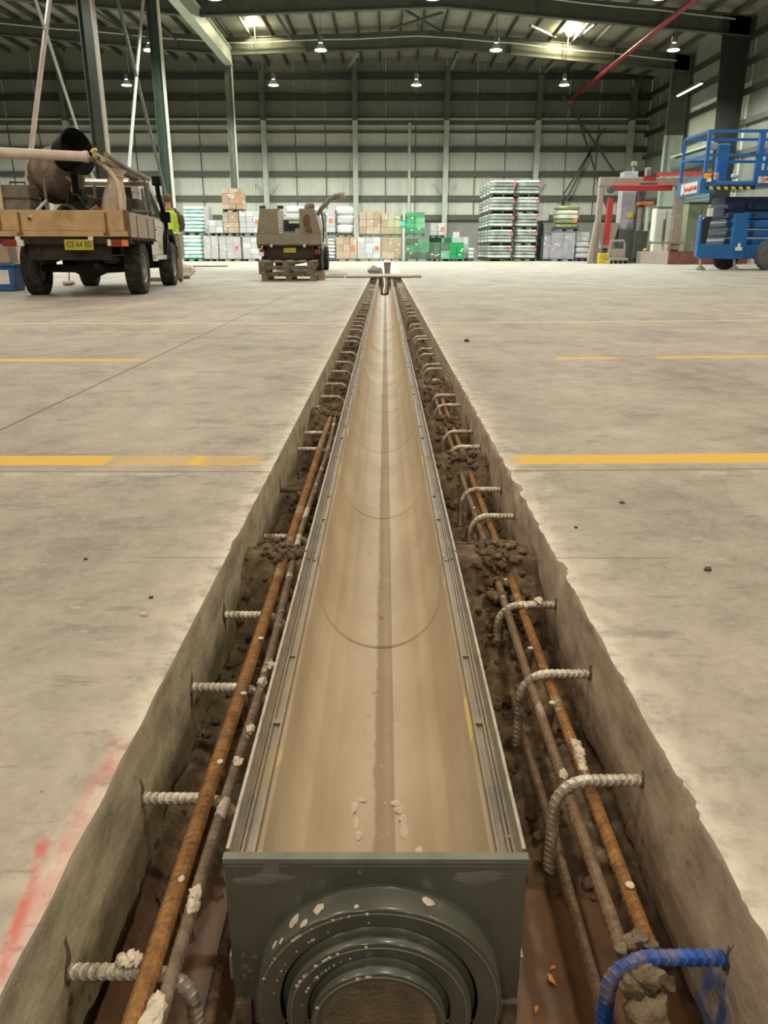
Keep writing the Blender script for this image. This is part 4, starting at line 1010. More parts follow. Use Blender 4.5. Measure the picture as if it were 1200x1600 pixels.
for s in (-1, 1):
    sb = MB().b(s * W2 - 0.015, s * W2 + 0.015, TY0 + 0.02, TY1, 0.875, 1.235).build('side_board', M['traygrey'], U, bevel=0.005)
    for y in (-0.55, 0.35, 0.95): MB().b(s * (W2 + 0.015) - 0.008, s * (W2 + 0.015) + 0.008, y - 0.02, y + 0.02, 0.86, 1.2).build('strap_hinge', M['brownstrap'], sb)
    MB().tube([(s * (W2 + 0.02), TY0 + 0.05, 0.84), (s * (W2 + 0.02), TY1, 0.84)], 0.012, 6).build('rope_rail', M['black'], tray)
    MB().tube([(s * 0.93, TY0 + 0.3, 1.26), (s * 0.93, TY1, 1.33)], 0.022, 8).build('side_rail', M['dkclutter'], sb, smooth=True)
    lamp = MB().b(s * 0.76 - 0.14, s * 0.76 + 0.14, TY0 - 0.06, TY0 - 0.02, 0.745, 0.845).build('tail_light', M['red_lens'], U)
    MB().b(s * 0.76 + 0.06, s * 0.76 + 0.15, TY0 - 0.066, TY0 - 0.02, 0.75, 0.84).build('indicator_lens', M['orange_lens'] if s > 0 else M['white_lens'], lamp)
    MB().b(s * 0.76 - 0.15, s * 0.76 - 0.10, TY0 - 0.066, TY0 - 0.02, 0.755, 0.845).build('reversing_lens', M['white_lens'] if s > 0 else M['red_lens'], lamp)
for x in (-0.68, 0.37): MB().b(x - 0.035, x + 0.035, TY0 - 0.065, TY0 - 0.03, 0.835, 0.885).build('tailgate_catch', M['white_lens'], tg)
pt = MB().b(-0.02, 0.40, TY0 - 0.06, TY0 - 0.05, 0.695, 0.845).build('number_plate', M['plate'], U)
tm = text_mesh('CS 64 BS', 0.115, 0.001); tm.materials.append(M['ink']); to = link('plate_lettering', tm, pt, (0.19, TY0 - 0.0625, 0.772), (PI / 2, 0, 0)); to.scale = (0.82, 1, 1)
# headboard and rack
hb = MB()
for x in (-0.9, -0.45, 0, 0.45, 0.9): hb.b(x - 0.02, x + 0.02, TY1 - 0.04, TY1, 0.89, 1.78)
hb.b(-0.92, 0.92, TY1 - 0.045, TY1 + 0.005, 1.74, 1.80).b(-0.92, 0.92, TY1 - 0.04, TY1, 1.3, 1.34); hb.build('headboard', M['machine'], U)
for s in (-1, 1):
    MB().tube([(s * 0.93, TY1 + 0.0, 0.9), (s * 0.93, TY1 - 0.12, 1.4), (s * 0.93, TY1 - 0.5, 1.86)], 0.024, 8).build('rack_brace', M['machine'], U, smooth=True)
hoop = MB().tube([(0.84, TY0 + 0.04, 1.26), (0.84, TY0 + 0.04, 1.52), (0.80, TY0 + 0.05, 1.68), (0.72, TY0 + 0.06, 1.81), (0.62, TY0 + 0.09, 1.90), (0.50, TY0 + 0.14, 1.965), (0.36, TY0 + 0.14, 1.985), (-0.9, TY0 + 0.14, 1.985)], 0.034, 10).build('rack_hoop', M['cream'], U, smooth=True)
MB().tube([(-0.90, TY0 + 0.14, 1.985), (-0.90, TY0 + 0.08, 0.9)], 0.034, 10).build('rack_leg', M['cream'], U, smooth=True)
# cab
cabp = [(1.16, 0.60), (1.16, 1.22), (1.34, 1.80), (1.46, 1.88), (2.35, 1.90), (2.62, 1.82), (3.10, 1.26), (3.14, 0.60)]
cb = MB(); hw = 0.80
def cabring(x, inset): return [(x * (1 - (0.13 if z > 1.3 else 0.0) * min(1, (z - 1.2) / 0.6 if z > 1.2 else 0)), y, z) for y, z in cabp]
n = len(cabp); vs = cabring(-hw, 0) + cabring(hw, 0)
cb.add(vs, [tuple(range(n)), tuple(range(2 * n - 1, n - 1, -1))] + [(i, n + i, n + (i + 1) % n, (i + 1) % n) for i in range(n)])
cab = cb.build('cab', M['whitebody'], U, bevel=0.03)
def sidex(z, e=0.006): return hw * (1 - 0.13 * max(0, min(1, (z - 1.2) / 0.6))) + e
for s in (-1, 1):
    for nm, poly, m in (('quarter_window', [(1.30, 1.28), (1.44, 1.72), (1.60, 1.74), (1.60, 1.28)], 'glass'), ('door_window', [(1.72, 1.28), (1.72, 1.76), (2.36, 1.78), (2.56, 1.72), (2.90, 1.28)], 'glass_side')):
        vs = [(s * sidex(z), y, z) for y, z in poly] + [(s * sidex(z, -0.02), y, z) for y, z in poly]; k = len(poly)
        MB().add(vs, [tuple(range(k)), tuple(range(2 * k - 1, k - 1, -1))] + [(i, k + i, k + (i + 1) % k, (i + 1) % k) for i in range(k)]).build(nm, M[m], cab)
    dr = MB().b(s * 0.80 - 0.012, s * 0.80 + 0.012, 1.70, 2.92, 0.62, 1.22).build('door', M['whitebody'], cab, bevel=0.008)
    MB().b(s * 0.815 - 0.015, s * 0.815 + 0.015, 1.80, 1.96, 1.03, 1.07).build('door_handle', M['black'], dr)
    MB().b(s * 0.813 - 0.004, s * 0.813 + 0.004, 1.70, 2.92, 1.10, 1.115).build('swage_line', M['traygrey'], dr)
    MB().b(s * 0.78 - 0.06, s * 0.78 + 0.06, 1.6, 2.95, 0.52, 0.60).build('side_step', M['whitebody'], U)
    MB().prism([(2.62, 0.62), (2.72, 0.95), (2.98, 1.09), (3.5, 1.09), (3.80, 0.92), (3.88, 0.62), (3.78, 0.62), (3.68, 0.85), (3.44, 0.98), (3.04, 0.98), (2.84, 0.86), (2.74, 0.62)], s * 0.80 - 0.02, s * 0.80 + 0.09).build('wheel_arch_flare', M['black'], U)
    MB().b(s * 0.86 - 0.09, s * 0.86 + 0.11, 2.78, 2.90, 1.20, 1.40).b(s * 0.80 - 0.04, s * 0.80 + 0.04, 2.8, 2.86, 1.22, 1.27).build('side_mirror', M['black'], cab, bevel=0.02)
rw = [(-0.62, 1.17, 1.30), (0.62, 1.17, 1.30), (0.56, 1.315, 1.74), (-0.56, 1.315, 1.74)]
MB().add([(x, y - 0.012, z) for x, y, z in rw] + [(x, y + 0.03, z) for x, y, z in rw], [(0, 1, 2, 3), (7, 6, 5, 4), (0, 4, 5, 1), (1, 5, 6, 2), (2, 6, 7, 3), (3, 7, 4, 0)]).build('rear_window', M['glass'], cab)
ws = [(-0.66, 3.08, 1.30), (0.66, 3.08, 1.30), (0.58, 2.66, 1.79), (-0.58, 2.66, 1.79)]
MB().add([(x, y + 0.02, z + 0.01) for x, y, z in ws] + [(x, y - 0.02, z - 0.02) for x, y, z in ws], [(3, 2, 1, 0), (4, 5, 6, 7), (0, 1, 5, 4), (1, 2, 6, 5), (2, 3, 7, 6), (3, 0, 4, 7)]).build('windscreen', M['glass'], cab)
MB().prism([(3.05, 0.62), (3.05, 1.20), (3.9, 1.15), (4.22, 1.06), (4.28, 0.62)], -0.78, 0.78).build('bonnet', M['whitebody'], U, bevel=0.03)
MB().b(-0.85, 0.85, 4.2, 4.34, 0.50, 0.78).build('front_bumper', M['black'], U, bevel=0.03)
MB().tube([(0.80, 3.30, 1.12), (0.84, 3.02, 1.28), (0.80, 2.70, 1.70), (0.80, 2.64, 1.92)], 0.045, 8).b(0.72, 0.88, 2.55, 2.74, 1.86, 2.02).build('snorkel', M['black'], U, bevel=0.01)

def onU(x, y, z): return Vector((UL.x + x * math.cos(TH) - y * math.sin(TH), UL.y + x * math.sin(TH) + y * math.cos(TH), z))
def ut(name, label, cat, x, y, z, rz=0.0, group=None): return empty(name, label, cat, onU(x, y, z), TH + rz, group)
# ---- load on the ute
o = ut('pvc_pipe', 'thick dusty white pipe lying across the rear rack of the ute', 'pipe', 0, TY0 - 0.02, 1.995, 0.0)
MB().tube([(-1.5, 0, 0.05), (-0.9, 0, 0.035), (-0.86, 0, 0.034), (0.05, 0, 0.0), (0.40, 0, -0.012)], [0.074, 0.074, 0.070, 0.070, 0.070], 16).build('pipe', M['pvc'], o, smooth=True)
MB().tube([(0.40, 0, -0.012), (0.46, 0, -0.014), (0.465, 0, -0.014)], [0.080, 0.080, 0.06], 16).build('socket', M['pvc'], o, smooth=True, angle=50)
for k, x in enumerate((0.50, 0.58, 0.66, 0.74)):
    o = ut('steel_tube', 'long tube in the bundle on the rack, %s from the cab side' % ONES[4 - k], 'tube', x, TY0 + 0.0, 1.935, group='tubes strapped on the ute rack')
    MB().tube([(0, -0.12 * (k % 2), 0.02 + 0.05 * (k % 2)), (0.02, 1.3, 0.0), (0.04, 2.6 + 0.1 * k, -0.02)], 0.038, 10).build('tube', M[('machine', 'traygrey', 'cream', 'machine')[k]], o, smooth=True)
o = MB().tube([(0, 0, 0), (0.03, 0.005, 0.03), (0.08, 0, 0.035)], 0.025, 8).build('cap_strap', M['yellow'], loc=onU(0.52, TY0 - 0.05, 2.04)); tag(o, 'bright yellow strap knot on the rack tubes', 'strap')
# cement mixer
mx = ut('cement_mixer', 'cement mixer with crusted round drum standing in the ute tray', 'cement mixer', -0.30, 0.10, 0.89)
Rd = Matrix.Translation((-0.02, 0.0, 0.93)) @ Vector((0.62, -0.52, 0.60)).to_track_quat('Z', 'Y').to_matrix().to_4x4()
dr = MB().lathe([(0.10, -0.38), (0.28, -0.34), (0.40, -0.16), (0.42, 0.04), (0.36, 0.22), (0.255, 0.38), (0.265, 0.40), (0.24, 0.39), (0.34, 0.20), (0.39, 0.02), (0.36, -0.16), (0.0001, -0.30)], 28, Rd).build('drum', M['mixer'], mx, smooth=True, angle=50)
MB().lathe([(0.41, -0.14), (0.435, -0.11), (0.435, -0.05), (0.41, -0.02)], 28, Rd).build('ring_gear', M['dkclutter'], dr, smooth=True)
MB().lathe([(0.235, 0.36), (0.22, 0.20), (0.0001, 0.10)], 24, Rd).build('drum_inside', M['rustdrum'], dr, smooth=True)
MB().bar((0.16, -0.22, 1.22), (0.18, -0.20, 1.53), 0.06, 0.03).build('paddle', M['rustdrum'], dr)
for s in (-1, 1):
    MB().tube([(s * 0.40, -0.30, 0.0), (s * 0.36, -0.1, 0.55), (s * 0.30, 0.05, 0.85)], 0.028, 8).build('stand_leg', M['dkclutter'], mx, smooth=True); MB().tube([(s * 0.40, 0.40, 0.0), (s * 0.36, 0.2, 0.5), (s * 0.30, 0.05, 0.85)], 0.028, 8).build('stand_leg', M['dkclutter'], mx, smooth=True)
MB().b(0.10, 0.42, 0.02, 0.40, 0.30, 0.66).build('motor_cover', M['mixer_dk'], mx, bevel=0.04)
MB().tube([(0.13, -0.28, 0.78), (0.20, -0.34, 0.90), (0.30, -0.36, 0.80), (0.27, -0.35, 0.66)], 0.022, 8).build('tilt_handle', M['pvc'], mx, smooth=True)
wt = ut('rubber_tub', 'big black rubber tub standing on edge behind the mixer drum', 'tub', 0.06, -0.50, 1.46)
Rt = Matrix.Translation((0.03, 0, 0.62)) @ Matrix.Rotation(1.05, 4, 'Z') @ Matrix.Rotation(PI / 2 - 0.15, 4, 'X') @ Matrix.Scale(0.76, 4)
MB().lathe([(0.0001, -0.22), (0.30, -0.22), (0.41, 0.16), (0.44, 0.18), (0.43, 0.20), (0.39, 0.16), (0.28, -0.18), (0.0001, -0.18)], 28, Rt).build('tub', M['black'], wt, smooth=True, angle=50)
MB().tube([(0.03, 0, -0.02), (0.03, 0, 0.34)], 0.05, 8).build('tub_stand', M['black'], wt)
tb = ut('tool_bag', 'slumped black canvas tool bag under the rubber tub', 'bag', 0.06, -0.50, 0.89)
MB().blob((0.02, 0, 0.28), (0.24, 0.20, 0.29), seed=12, amp=0.3, n=14).build('sack', M['black'], tb, smooth=True)
for s in (-1, 1): MB().tube([(-0.12, s * 0.05, 0.48), (-0.06, s * 0.07, 0.60), (0.06, s * 0.07, 0.61), (0.14, s * 0.05, 0.48)], 0.014, 6).build('strap', M['dkclutter'], tb, smooth=True)
def box_thing(name, label, cat, x, y, z, sx, sy, sz, m, rz=0.0, lid=None, group=None):
    e = ut(name, label, cat, x, y, z, rz, group); MB().b(-sx / 2, sx / 2, -sy / 2, sy / 2, 0, sz).build('case', M[m], e, bevel=0.02)
    MB().b(-sx / 2 - 0.008, sx / 2 + 0.008, -sy / 2 - 0.008, sy / 2 + 0.008, sz * 0.72, sz * 0.76).build('seam_band', M['dkclutter'], e)
    MB().tube([(-sx * 0.25, 0, sz), (-sx * 0.25, 0, sz + 0.05), (sx * 0.25, 0, sz + 0.05), (sx * 0.25, 0, sz)], 0.014, 6).build('handle', M['dkclutter'], e); return e
box_thing('generator', 'dusty beige generator case at the left end of the tray load', 'generator', -0.72, -0.62, 0.89, 0.44, 0.5, 0.72, 'machine')
box_thing('toolbox', 'grey upright toolbox between the generator and the mixer', 'toolbox', -0.79, 0.05, 0.89, 0.22, 0.3, 0.72, 'tower')
box_thing('tool_chest', 'dark tool chest against the headboard of the tray', 'tool chest', 0.42, 0.76, 0.89, 0.8, 0.46, 0.62, 'dkclutter')
pb = ut('plastic_bag', 'tall cloudy plastic sack leaning against the rack hoop', 'bag', 0.60, -0.70, 0.89)
bm_ = MB(); prof = []
Rb = Matrix.Rotation(0.18, 4, 'Y')
bm_.lathe([(0.16, 0.0), (0.20, 0.1), (0.19, 0.35), (0.17, 0.6), (0.12, 0.8), (0.10, 0.9), (0.14, 0.98), (0.02, 0.96)], 18, Rb, caps=True)
bm_.v = [tuple(Vector(v) + Vector((0.03 * nz(v[0] * 9, v[1] * 9, v[2] * 6), 0.03 * nz(v[0] * 8 + 5, v[1] * 9, v[2] * 7), 0))) for v in bm_.v]
bm_.build('sack', M['bag'], pb, smooth=True); MB().tube([(Rb @ Vector((0.115 * math.cos(a), 0.115 * math.sin(a), 0.88))) for a in [k * PI / 6 for k in range(13)]], 0.012, 6).build('tie', M['pvc'], pb)
for k, (x, y, z, rx, ry, L, m) in enumerate([(0.30, -0.80, 1.18, 0.5, 0.35, 0.42, 'orangewood'), (0.36, -0.72, 1.12, 0.1, 0.15, 0.5, 'orangewood'), (0.16, -0.62, 1.05, -0.2, 0.1, 0.6, 'timber2')]):
    o = ut('timber_offcut', ['orange timber offcut tilted up above the tailgate', 'orange timber offcut lying flat above the tailgate', 'pale timber offcut under the orange ones'][k], 'timber', x, y, z, 0.3 * k, 'timber offcuts in the ute tray')
    MB().b(-L / 2, L / 2, -0.02, 0.02, -0.06, 0.06, 0, Matrix.Rotation(-ry - 0.2, 4, 'Y') @ Matrix.Rotation(rx, 4, 'X')).build('plank', M[m], o, bevel=0.004)
    MB().b(L / 2 - 0.004, L / 2 + 0.003, -0.018, 0.018, -0.055, 0.055, 0, Matrix.Rotation(-ry - 0.2, 4, 'Y') @ Matrix.Rotation(rx, 4, 'X')).build('end_grain', M['timber2'], o)
for k, (x, y, r) in enumerate([(-0.02, -0.75, 0.15), (0.12, -0.78, 0.10), (-0.5, -0.78, 0.12)]):
    o = ut('hose_coil', 'grimy hose coil behind the tailgate, %s' % ['large and upright', 'small and upright', 'beside the generator'][k], 'hose', x, y, 1.08 + r * 0.7, 0, 'hose coils in the ute tray')
    MB().tube([(r * math.cos(a) * (1 - 0.004 * i), 0.02 * math.sin(a * 0.3), r * math.sin(a)) for i, a in enumerate([j * PI / 9 for j in range(56)])], 0.026, 7).build('hose', M['dkclutter'], o, smooth=True)
    MB().bar((0, 0, -r), (0, 0.03, -r - 0.17), 0.05, 0.05).build('hose_end', M['brownstrap'], o)
for k, (p, q, m, nm, lb) in enumerate([((-0.47, -1.10, 1.13), (-0.28, -0.80, 1.40), 'pvc', 'shovel', 'shovel with pale handle end poking out over the tailgate'), ((-0.32, -0.70, 1.0), (-0.36, -0.5, 1.75), 'machine', 'crowbar', 'grey bar standing upright behind the tailgate'), ((0.05, -0.65, 0.95), (0.02, -0.6, 1.55), 'black', 'broom', 'black broom handle standing under the mixer')]):
    a, b = onU(*p), onU(*q)
    o = MB().tube([a, (a + b) / 2, b], 0.022, 8).build(nm, M[m], smooth=True); tag(o, lb, 'tool', 'tools standing in the ute tray')
    d = (a - b).normalized(); MB().tube([a - d * 0.02, a + d * 0.004], 0.026, 8).build('grip', M['brownstrap' if k == 0 else 'dkclutter'], o)
# things lying around the ute
bk = empty('storage_bin', 'blue plastic storage bin with a white label standing left of the ute', 'bin', onG(5, 454), 0.05)
MB().prism([(-0.42, 0), (0.30, 0), (0.36, 0.42), (-0.46, 0.42)], -0.25, 0.25, 'y').build('body', M['bluecrate'], bk, bevel=0.02)
MB().b(-0.49, 0.39, -0.28, 0.28, 0.42, 0.47).build('rim', M['bluecrate'], bk, bevel=0.01); MB().b(0.0, 0.24, -0.262, -0.25, 0.12, 0.36).build('label', M['stick_w'], bk)
o = MB().b(-0.34, 0.24, -0.22, 0.22, 0, 0.28).build('cardboard_box', M['cardb'], loc=onG(5, 454) + Vector((0.02, 0, 0.475)), rot=(0, 0, 0.1), bevel=0.006); tag(o, 'small cardboard carton on top of the blue bin', 'box')
MB().b(-0.34, 0.24, -0.03, 0.03, 0.28, 0.283).build('tape', M['cream'], o)
sg = empty('paint_pad', 'pale pad on a thin rod standing under the ute', 'tool', onG(107, 446), 0.2)
MB().blob((0, 0, 0.05), (0.13, 0.10, 0.05), seed=3, amp=0.25, n=8).build('pad', M['cream'], sg, smooth=True); MB().tube([(0.02, 0, 0.08), (0.05, 0.0, 0.36)], 0.012, 6).build('rod', M['machine'], sg)
wbg = empty('rubble_bag', 'large white slumped bag beside the front wheel of the ute', 'bag', onG(283, 435), 0)
b_ = MB(); b_.blob((0, 0, 0.20), (0.30, 0.30, 0.24), seed=8, amp=0.35, n=14).build('sack', M['whitebag'], wbg, smooth=True); MB().blob((-0.1, 0.05, 0.40), (0.16, 0.18, 0.16), seed=5, amp=0.4, n=12).build('sack_top', M['whitebag'], wbg, smooth=True)
o = MB().b(-0.4, 0.4, -0.06, 0.06, 0, 0.05).b(-0.3, 0.35, -0.05, 0.05, 0.05, 0.09).build('board', M['timber2'], loc=onG(230, 440), rot=(0, 0, 0.2)); tag(o, 'short boards lying on the floor between the ute wheels', 'board')

# ---- second ute, seen square from behind
V = empty('utility_truck', 'olive grey ute with two high tool boxes on its tray, parked behind the pallet stack', 'ute', onG(459, 425.5) + Vector((0.0, 0, 0)), 0.01)
for x, y in ((-0.82, 0), (0.80, 0), (-0.8, 3.1), (0.8, 3.1)): wheel(V, x, y, 0.40, 0.30)
MB().tube([(-0.75, 0, 0.4), (0, 0, 0.4), (0.75, 0, 0.4)], [0.06, 0.17, 0.06], 10).build('rear_axle', M['under'], V, smooth=True)
MB().b(-0.7, 0.7, -0.85, 3.9, 0.50, 0.80).build('chassis', M['under'], V); MB().b(-0.72, 0.72, -0.90, -0.82, 0.42, 0.80).build('rear_skirt', M['under'], V)
MB().b(-0.98, 0.98, -1.0, 1.2, 0.80, 0.86).b(-0.98, -0.86, -1.0, -0.9, 0.72, 0.86).b(0.86, 0.98, -1.0, -0.9, 0.72, 0.86).build('tray', M['ute2dk'], V)
tgv = MB().prism([(-1.0, 0.84), (1.0, 0.84), (0.985, 1.14), (-0.985, 1.14)], -1.04, -1.0, 'y').build('tailgate', M['ute2'], V, bevel=0.006)
for x in (-0.62, 0.58): MB().b(x - 0.04, x + 0.04, -1.07, -1.03, 0.855, 0.90).build('latch', M['machine'], tgv); 
for x in (-0.55, 0.46): MB().b(x - 0.035, x + 0.035, -1.05, -1.0, 0.76, 0.85).build('reflector', M['white_lens'], V)
for s, xa, xb, xt in ((-1, -0.985, -0.33, -0.86), (1, 0.32, 0.985, 0.78)):
    bx = MB().prism([(xa, 1.14), (xb, 1.14), (xb if s < 0 else xt, 1.86), (xt if s < 0 else xa, 1.86)], -0.96, 0.6, 'y').build('tool_box', M['ute2'], V, bevel=0.01)
    if s > 0:
        MB().blob((0.54, -0.97, 1.52), (0.11, 0.02, 0.17), seed=3, amp=0.4, n=8).build('rust_patch', M['brownstrap'], bx); MB().blob((0.60, -0.97, 1.26), (0.10, 0.02, 0.08), seed=9, amp=0.5, n=8).build('rust_patch', M['brownstrap'], bx)
    else:
        for x in (-0.80, -0.26): MB().b(x - 0.09, x + 0.09, -0.8, -0.7, 1.86, 1.95).build('hinge_block', M['dkclutter'], bx)
lv = MB()
for k in range(9): lv.bar((-0.315, -0.93, 1.20 + k * 0.072), (-0.20, -0.93, 1.17 + k * 0.072), 0.03, 0.03)
lv.build('louvre', M['stick_w'], V)
MB().prism([(1.25, 0.6), (1.25, 1.2), (1.4, 1.72), (2.4, 1.76), (2.95, 1.2), (4.1, 1.05), (4.15, 0.6)], -0.78, 0.78).build('cab', M['steel_lt'], V, bevel=0.03)
MB().prism([(-0.6, 1.28), (0.6, 1.28), (0.55, 1.62), (-0.55, 1.62)], 1.22, 1.30, 'y').build('rear_window', M['glass'], V)
MB().b(-0.2, 0.32, 0.9, 1.1, 1.5, 1.58).build('shelf', M['stick_w'], V); MB().b(0.02, 0.30, 0.7, 0.9, 1.14, 1.34).build('steel_case', M['steel_lt'], V)
pv = MB().b(-0.19, 0.19, -0.93, -0.92, 0.60, 0.745).build('number_plate', M['plate'], V); 
for s in (-1, 1):
    MB().b(s * 0.84 - 0.08, s * 0.84 + 0.08, -0.98, -0.9, 0.56, 0.70).build('tail_light', M['red_lens'], V)
MB().b(-0.95, -0.80, -1.02, -0.92, 0.50, 0.62).build('bumper_corner', M['stick_w'], V)
cr = MB().tube([(0.86, -0.7, 1.70), (0.98, -0.75, 1.86), (1.24, -0.8, 2.12), (1.40, -0.82, 2.20), (1.62, -0.85, 2.25)], [0.05, 0.07, 0.075, 0.08, 0.075], 10).build('jib_arm', M['machine'], V, smooth=True)
MB().tube([(1.58, -0.85, 2.24), (1.70, -0.86, 2.26)], [0.09, 0.09], 10).build('jib_head', M['timber2'], cr, smooth=True)
MB().tube([(0.98, -0.72, 1.84), (1.04, -0.75, 1.4), (1.02, -0.8, 0.9)], 0.025, 8).build('hydraulic_hose', M['dkclutter'], V, smooth=True)
MB().blob((0.62, -0.5, 1.94), (0.16, 0.16, 0.12), seed=6, amp=0.3, n=8).build('rag_bundle', M['machine'], V, smooth=True)

# ---- stacked pallets in front of it
def pallet_parts(e, wx, wy, h, m, z=0.0, boards=5):
    mm = M[m]
    for i in range(boards):
        x = -wx / 2 + (i + 0.5) * wx / boards
    for k in range(3):
        y = -wy / 2 + 0.06 + k * (wy - 0.12) / 2
        for j in range(3):
            x = -wx / 2 + 0.07 + j * (wx - 0.14) / 2; MB().b(x - 0.07, x + 0.07, y - 0.05, y + 0.05, z + 0.02, z + h - 0.045).build('bearer_block', mm, e)
        MB().b(-wx / 2, wx / 2, y - 0.05, y + 0.05, z, z + 0.02).build('bottom_board', mm, e); MB().b(-wx / 2, wx / 2, y - 0.05, y + 0.05, z + h - 0.045, z + h - 0.022).build('stringer_board', mm, e)
    for i in range(boards):
        x = -wx / 2 + 0.055 + i * (wx - 0.11) / (boards - 1); MB().b(x - 0.055, x + 0.055, -wy / 2, wy / 2, z + h - 0.022, z + h).build('deck_board', mm, e)
pp = onG(450, 439.5)
for k, (dx, rz, m) in enumerate([(0.02, 0.0, 'timber'), (-0.05, 0.03, 'timber'), (-0.03, -0.02, 'timber')]):
    e = empty('timber_pallet', 'empty weathered timber pallet, %s of the stack of three behind the first ute' % ['bottom', 'middle', 'top'][k], 'pallet', (pp.x + dx, pp.y + 0.6, 0.152 * k), rz, 'stacked empty pallets')
    pallet_parts(e, 1.27, 1.15, 0.15, m)
e = empty('timber_block', 'pale timber block on the floor at the right end of the pallet stack', 'block', (pp.x + 0.70, pp.y + 0.95, 0)); MB().b(-0.09, 0.09, -0.1, 0.1, 0, 0.20).build('block', M['timber2'], e, bevel=0.004); MB().b(-0.09, 0.09, -0.1, -0.098, 0.2, 0.203).build('top_edge', M['timber'], e)

# ================================================================== person
PP = Vector((-4.80, 18.25, 0))
pe = empty('person', 'person in hi-vis yellow vest and khaki trousers, leaning to the ute bonnet', 'person', PP, 0.35); pe.scale = (1.04, 1.04, 1.04)
def skin_obj(name, joints, edges, m, parent, root=0, levels=2):
    me = bpy.data.meshes.new(name); me.from_pydata([j[0] for j in joints], edges, []); me.materials.append(M[m])
    o = link(name, me, parent); o.modifiers.new('skin', 'SKIN'); sl = me.skin_vertices[0].data
    for d, j in zip(sl, joints): d.radius = j[1] if isinstance(j[1], tuple) else (j[1], j[1])
    sl[root].use_root = True
    s = o.modifiers.new('sub', 'SUBSURF'); s.levels = levels; s.render_levels = levels; return o
J = [((0, 0, 0.95), (0.15, 0.11)), ((0, 0.0, 1.15), (0.145, 0.10)), ((0, 0, 1.36), (0.165, 0.11)), ((0, 0.01, 1.46), (0.10, 0.08)), ((0, 0.02, 1.53), 0.055), ((0, 0.04, 1.60), (0.065, 0.08)), ((0, 0.04, 1.69), (0.078, 0.095)), ((0, 0.035, 1.75), (0.05, 0.06)),
     ((-0.19, 0, 1.41), 0.065), ((-0.30, 0.10, 1.17), 0.05), ((-0.22, 0.33, 1.08), 0.04), ((-0.19, 0.42, 1.07), 0.032),
     ((0.19, 0, 1.41), 0.065), ((0.27, 0.06, 1.15), 0.05), ((0.20, 0.27, 1.02), 0.04), ((0.17, 0.36, 1.0), 0.032),
     ((-0.10, 0, 0.88), 0.095), ((-0.11, 0.03, 0.50), 0.065), ((-0.12, -0.02, 0.10), 0.045), ((-0.13, 0.12, 0.04), 0.04),
     ((0.10, 0, 0.88), 0.095), ((0.12, 0.02, 0.50), 0.065), ((0.13, -0.03, 0.10), 0.045), ((0.15, 0.11, 0.04), 0.04)]
for sx, w, e in ((-1, 11, (-0.19, 0.42, 1.07)), (1, 15, (0.17, 0.36, 1.0))):
    pass
ED = [(0, 1), (1, 2), (2, 3), (3, 4), (4, 5), (5, 6), (6, 7), (2, 8), (8, 9), (9, 10), (10, 11), (2, 12), (12, 13), (13, 14), (14, 15), (0, 16), (16, 17), (17, 18), (18, 19), (0, 20), (20, 21), (21, 22), (22, 23)]
for w in (11, 15):
    b = Vector(J[w][0]); s = -1 if w == 11 else 1
    for q in range(4):
        k = len(J); a = b + Vector((s * (0.024 - 0.016 * q), 0.05, 0.0)); c = a + Vector((0, 0.035 + 0.006 * (q in (1, 2)), -0.018)); J += [(tuple(a), 0.010), (tuple(c), 0.008)]; ED += [(w, k), (k, k + 1)]
    k = len(J); a = b + Vector((-s * 0.038, 0.02, 0.0)); c = a + Vector((-s * 0.008, 0.03, -0.01)); J += [(tuple(a), 0.011), (tuple(c), 0.009)]; ED += [(w, k), (k, k + 1)]
skin_obj('body', J, ED, 'skin', pe)
tr = [((0, 0, 1.02), (0.165, 0.125)), ((0, 0, 0.93), (0.165, 0.13)), ((-0.10, 0, 0.84), 0.115), ((-0.115, 0.03, 0.50), 0.085), ((-0.125, -0.02, 0.10), 0.075), ((0.10, 0, 0.84), 0.115), ((0.125, 0.02, 0.50), 0.085), ((0.135, -0.03, 0.10), 0.075)]
skin_obj('trousers', tr, [(0, 1), (1, 2), (2, 3), (3, 4), (1, 5), (5, 6), (6, 7)], 'khaki', pe, 1)
for s, y in ((-1, -0.02), (1, -0.03)):
    MB().blob((s * 0.135, y + 0.06, 0.055), (0.055, 0.145, 0.06), seed=0, amp=0.05, n=9).build('boot', M['timber'], pe, smooth=True)
vs_ = [((0, 0, 1.00), (0.20, 0.155)), ((0, 0, 1.18), (0.195, 0.15)), ((0, 0, 1.38), (0.215, 0.155)), ((0, 0.0, 1.47), (0.17, 0.13))]
ve = skin_obj('vest', vs_, [(0, 1), (1, 2), (2, 3)], 'vest', pe, 1)
sh = [((-0.12, 0, 1.41), 0.10), ((-0.20, 0.01, 1.40), 0.092), ((-0.305, 0.10, 1.17), 0.062), ((-0.26, 0.23, 1.12), 0.055)]
skin_obj('left_sleeve', sh, [(0, 1), (1, 2), (2, 3)], 'shirt', pe, 1)
sh = [((0.12, 0, 1.41), 0.10), ((0.20, 0.01, 1.40), 0.092), ((0.275, 0.06, 1.15), 0.062), ((0.24, 0.18, 1.07), 0.055)]
skin_obj('right_sleeve', sh, [(0, 1), (1, 2), (2, 3)], 'shirt', pe, 1)
for s in (-1, 1): MB().tube([(s * 0.10, -0.135, 1.02), (s * 0.105, -0.132, 1.2), (s * 0.11, -0.125, 1.36), (s * 0.10, -0.06, 1.48)], 0.022, 8, sq=0.4).build('reflective_tape', M['vesttape'], ve)
MB().tube([(0.20 * math.cos(a), 0.155 * math.sin(a), 1.0) for a in [k * PI / 12 for k in range(25)]], 0.018, 6).build('hem', M['vesttape'], ve)
MB().blob((0, 0.025, 1.70), (0.090, 0.108, 0.095), seed=1, amp=0.06, n=12).build('hair', M['hair'], pe, smooth=True)
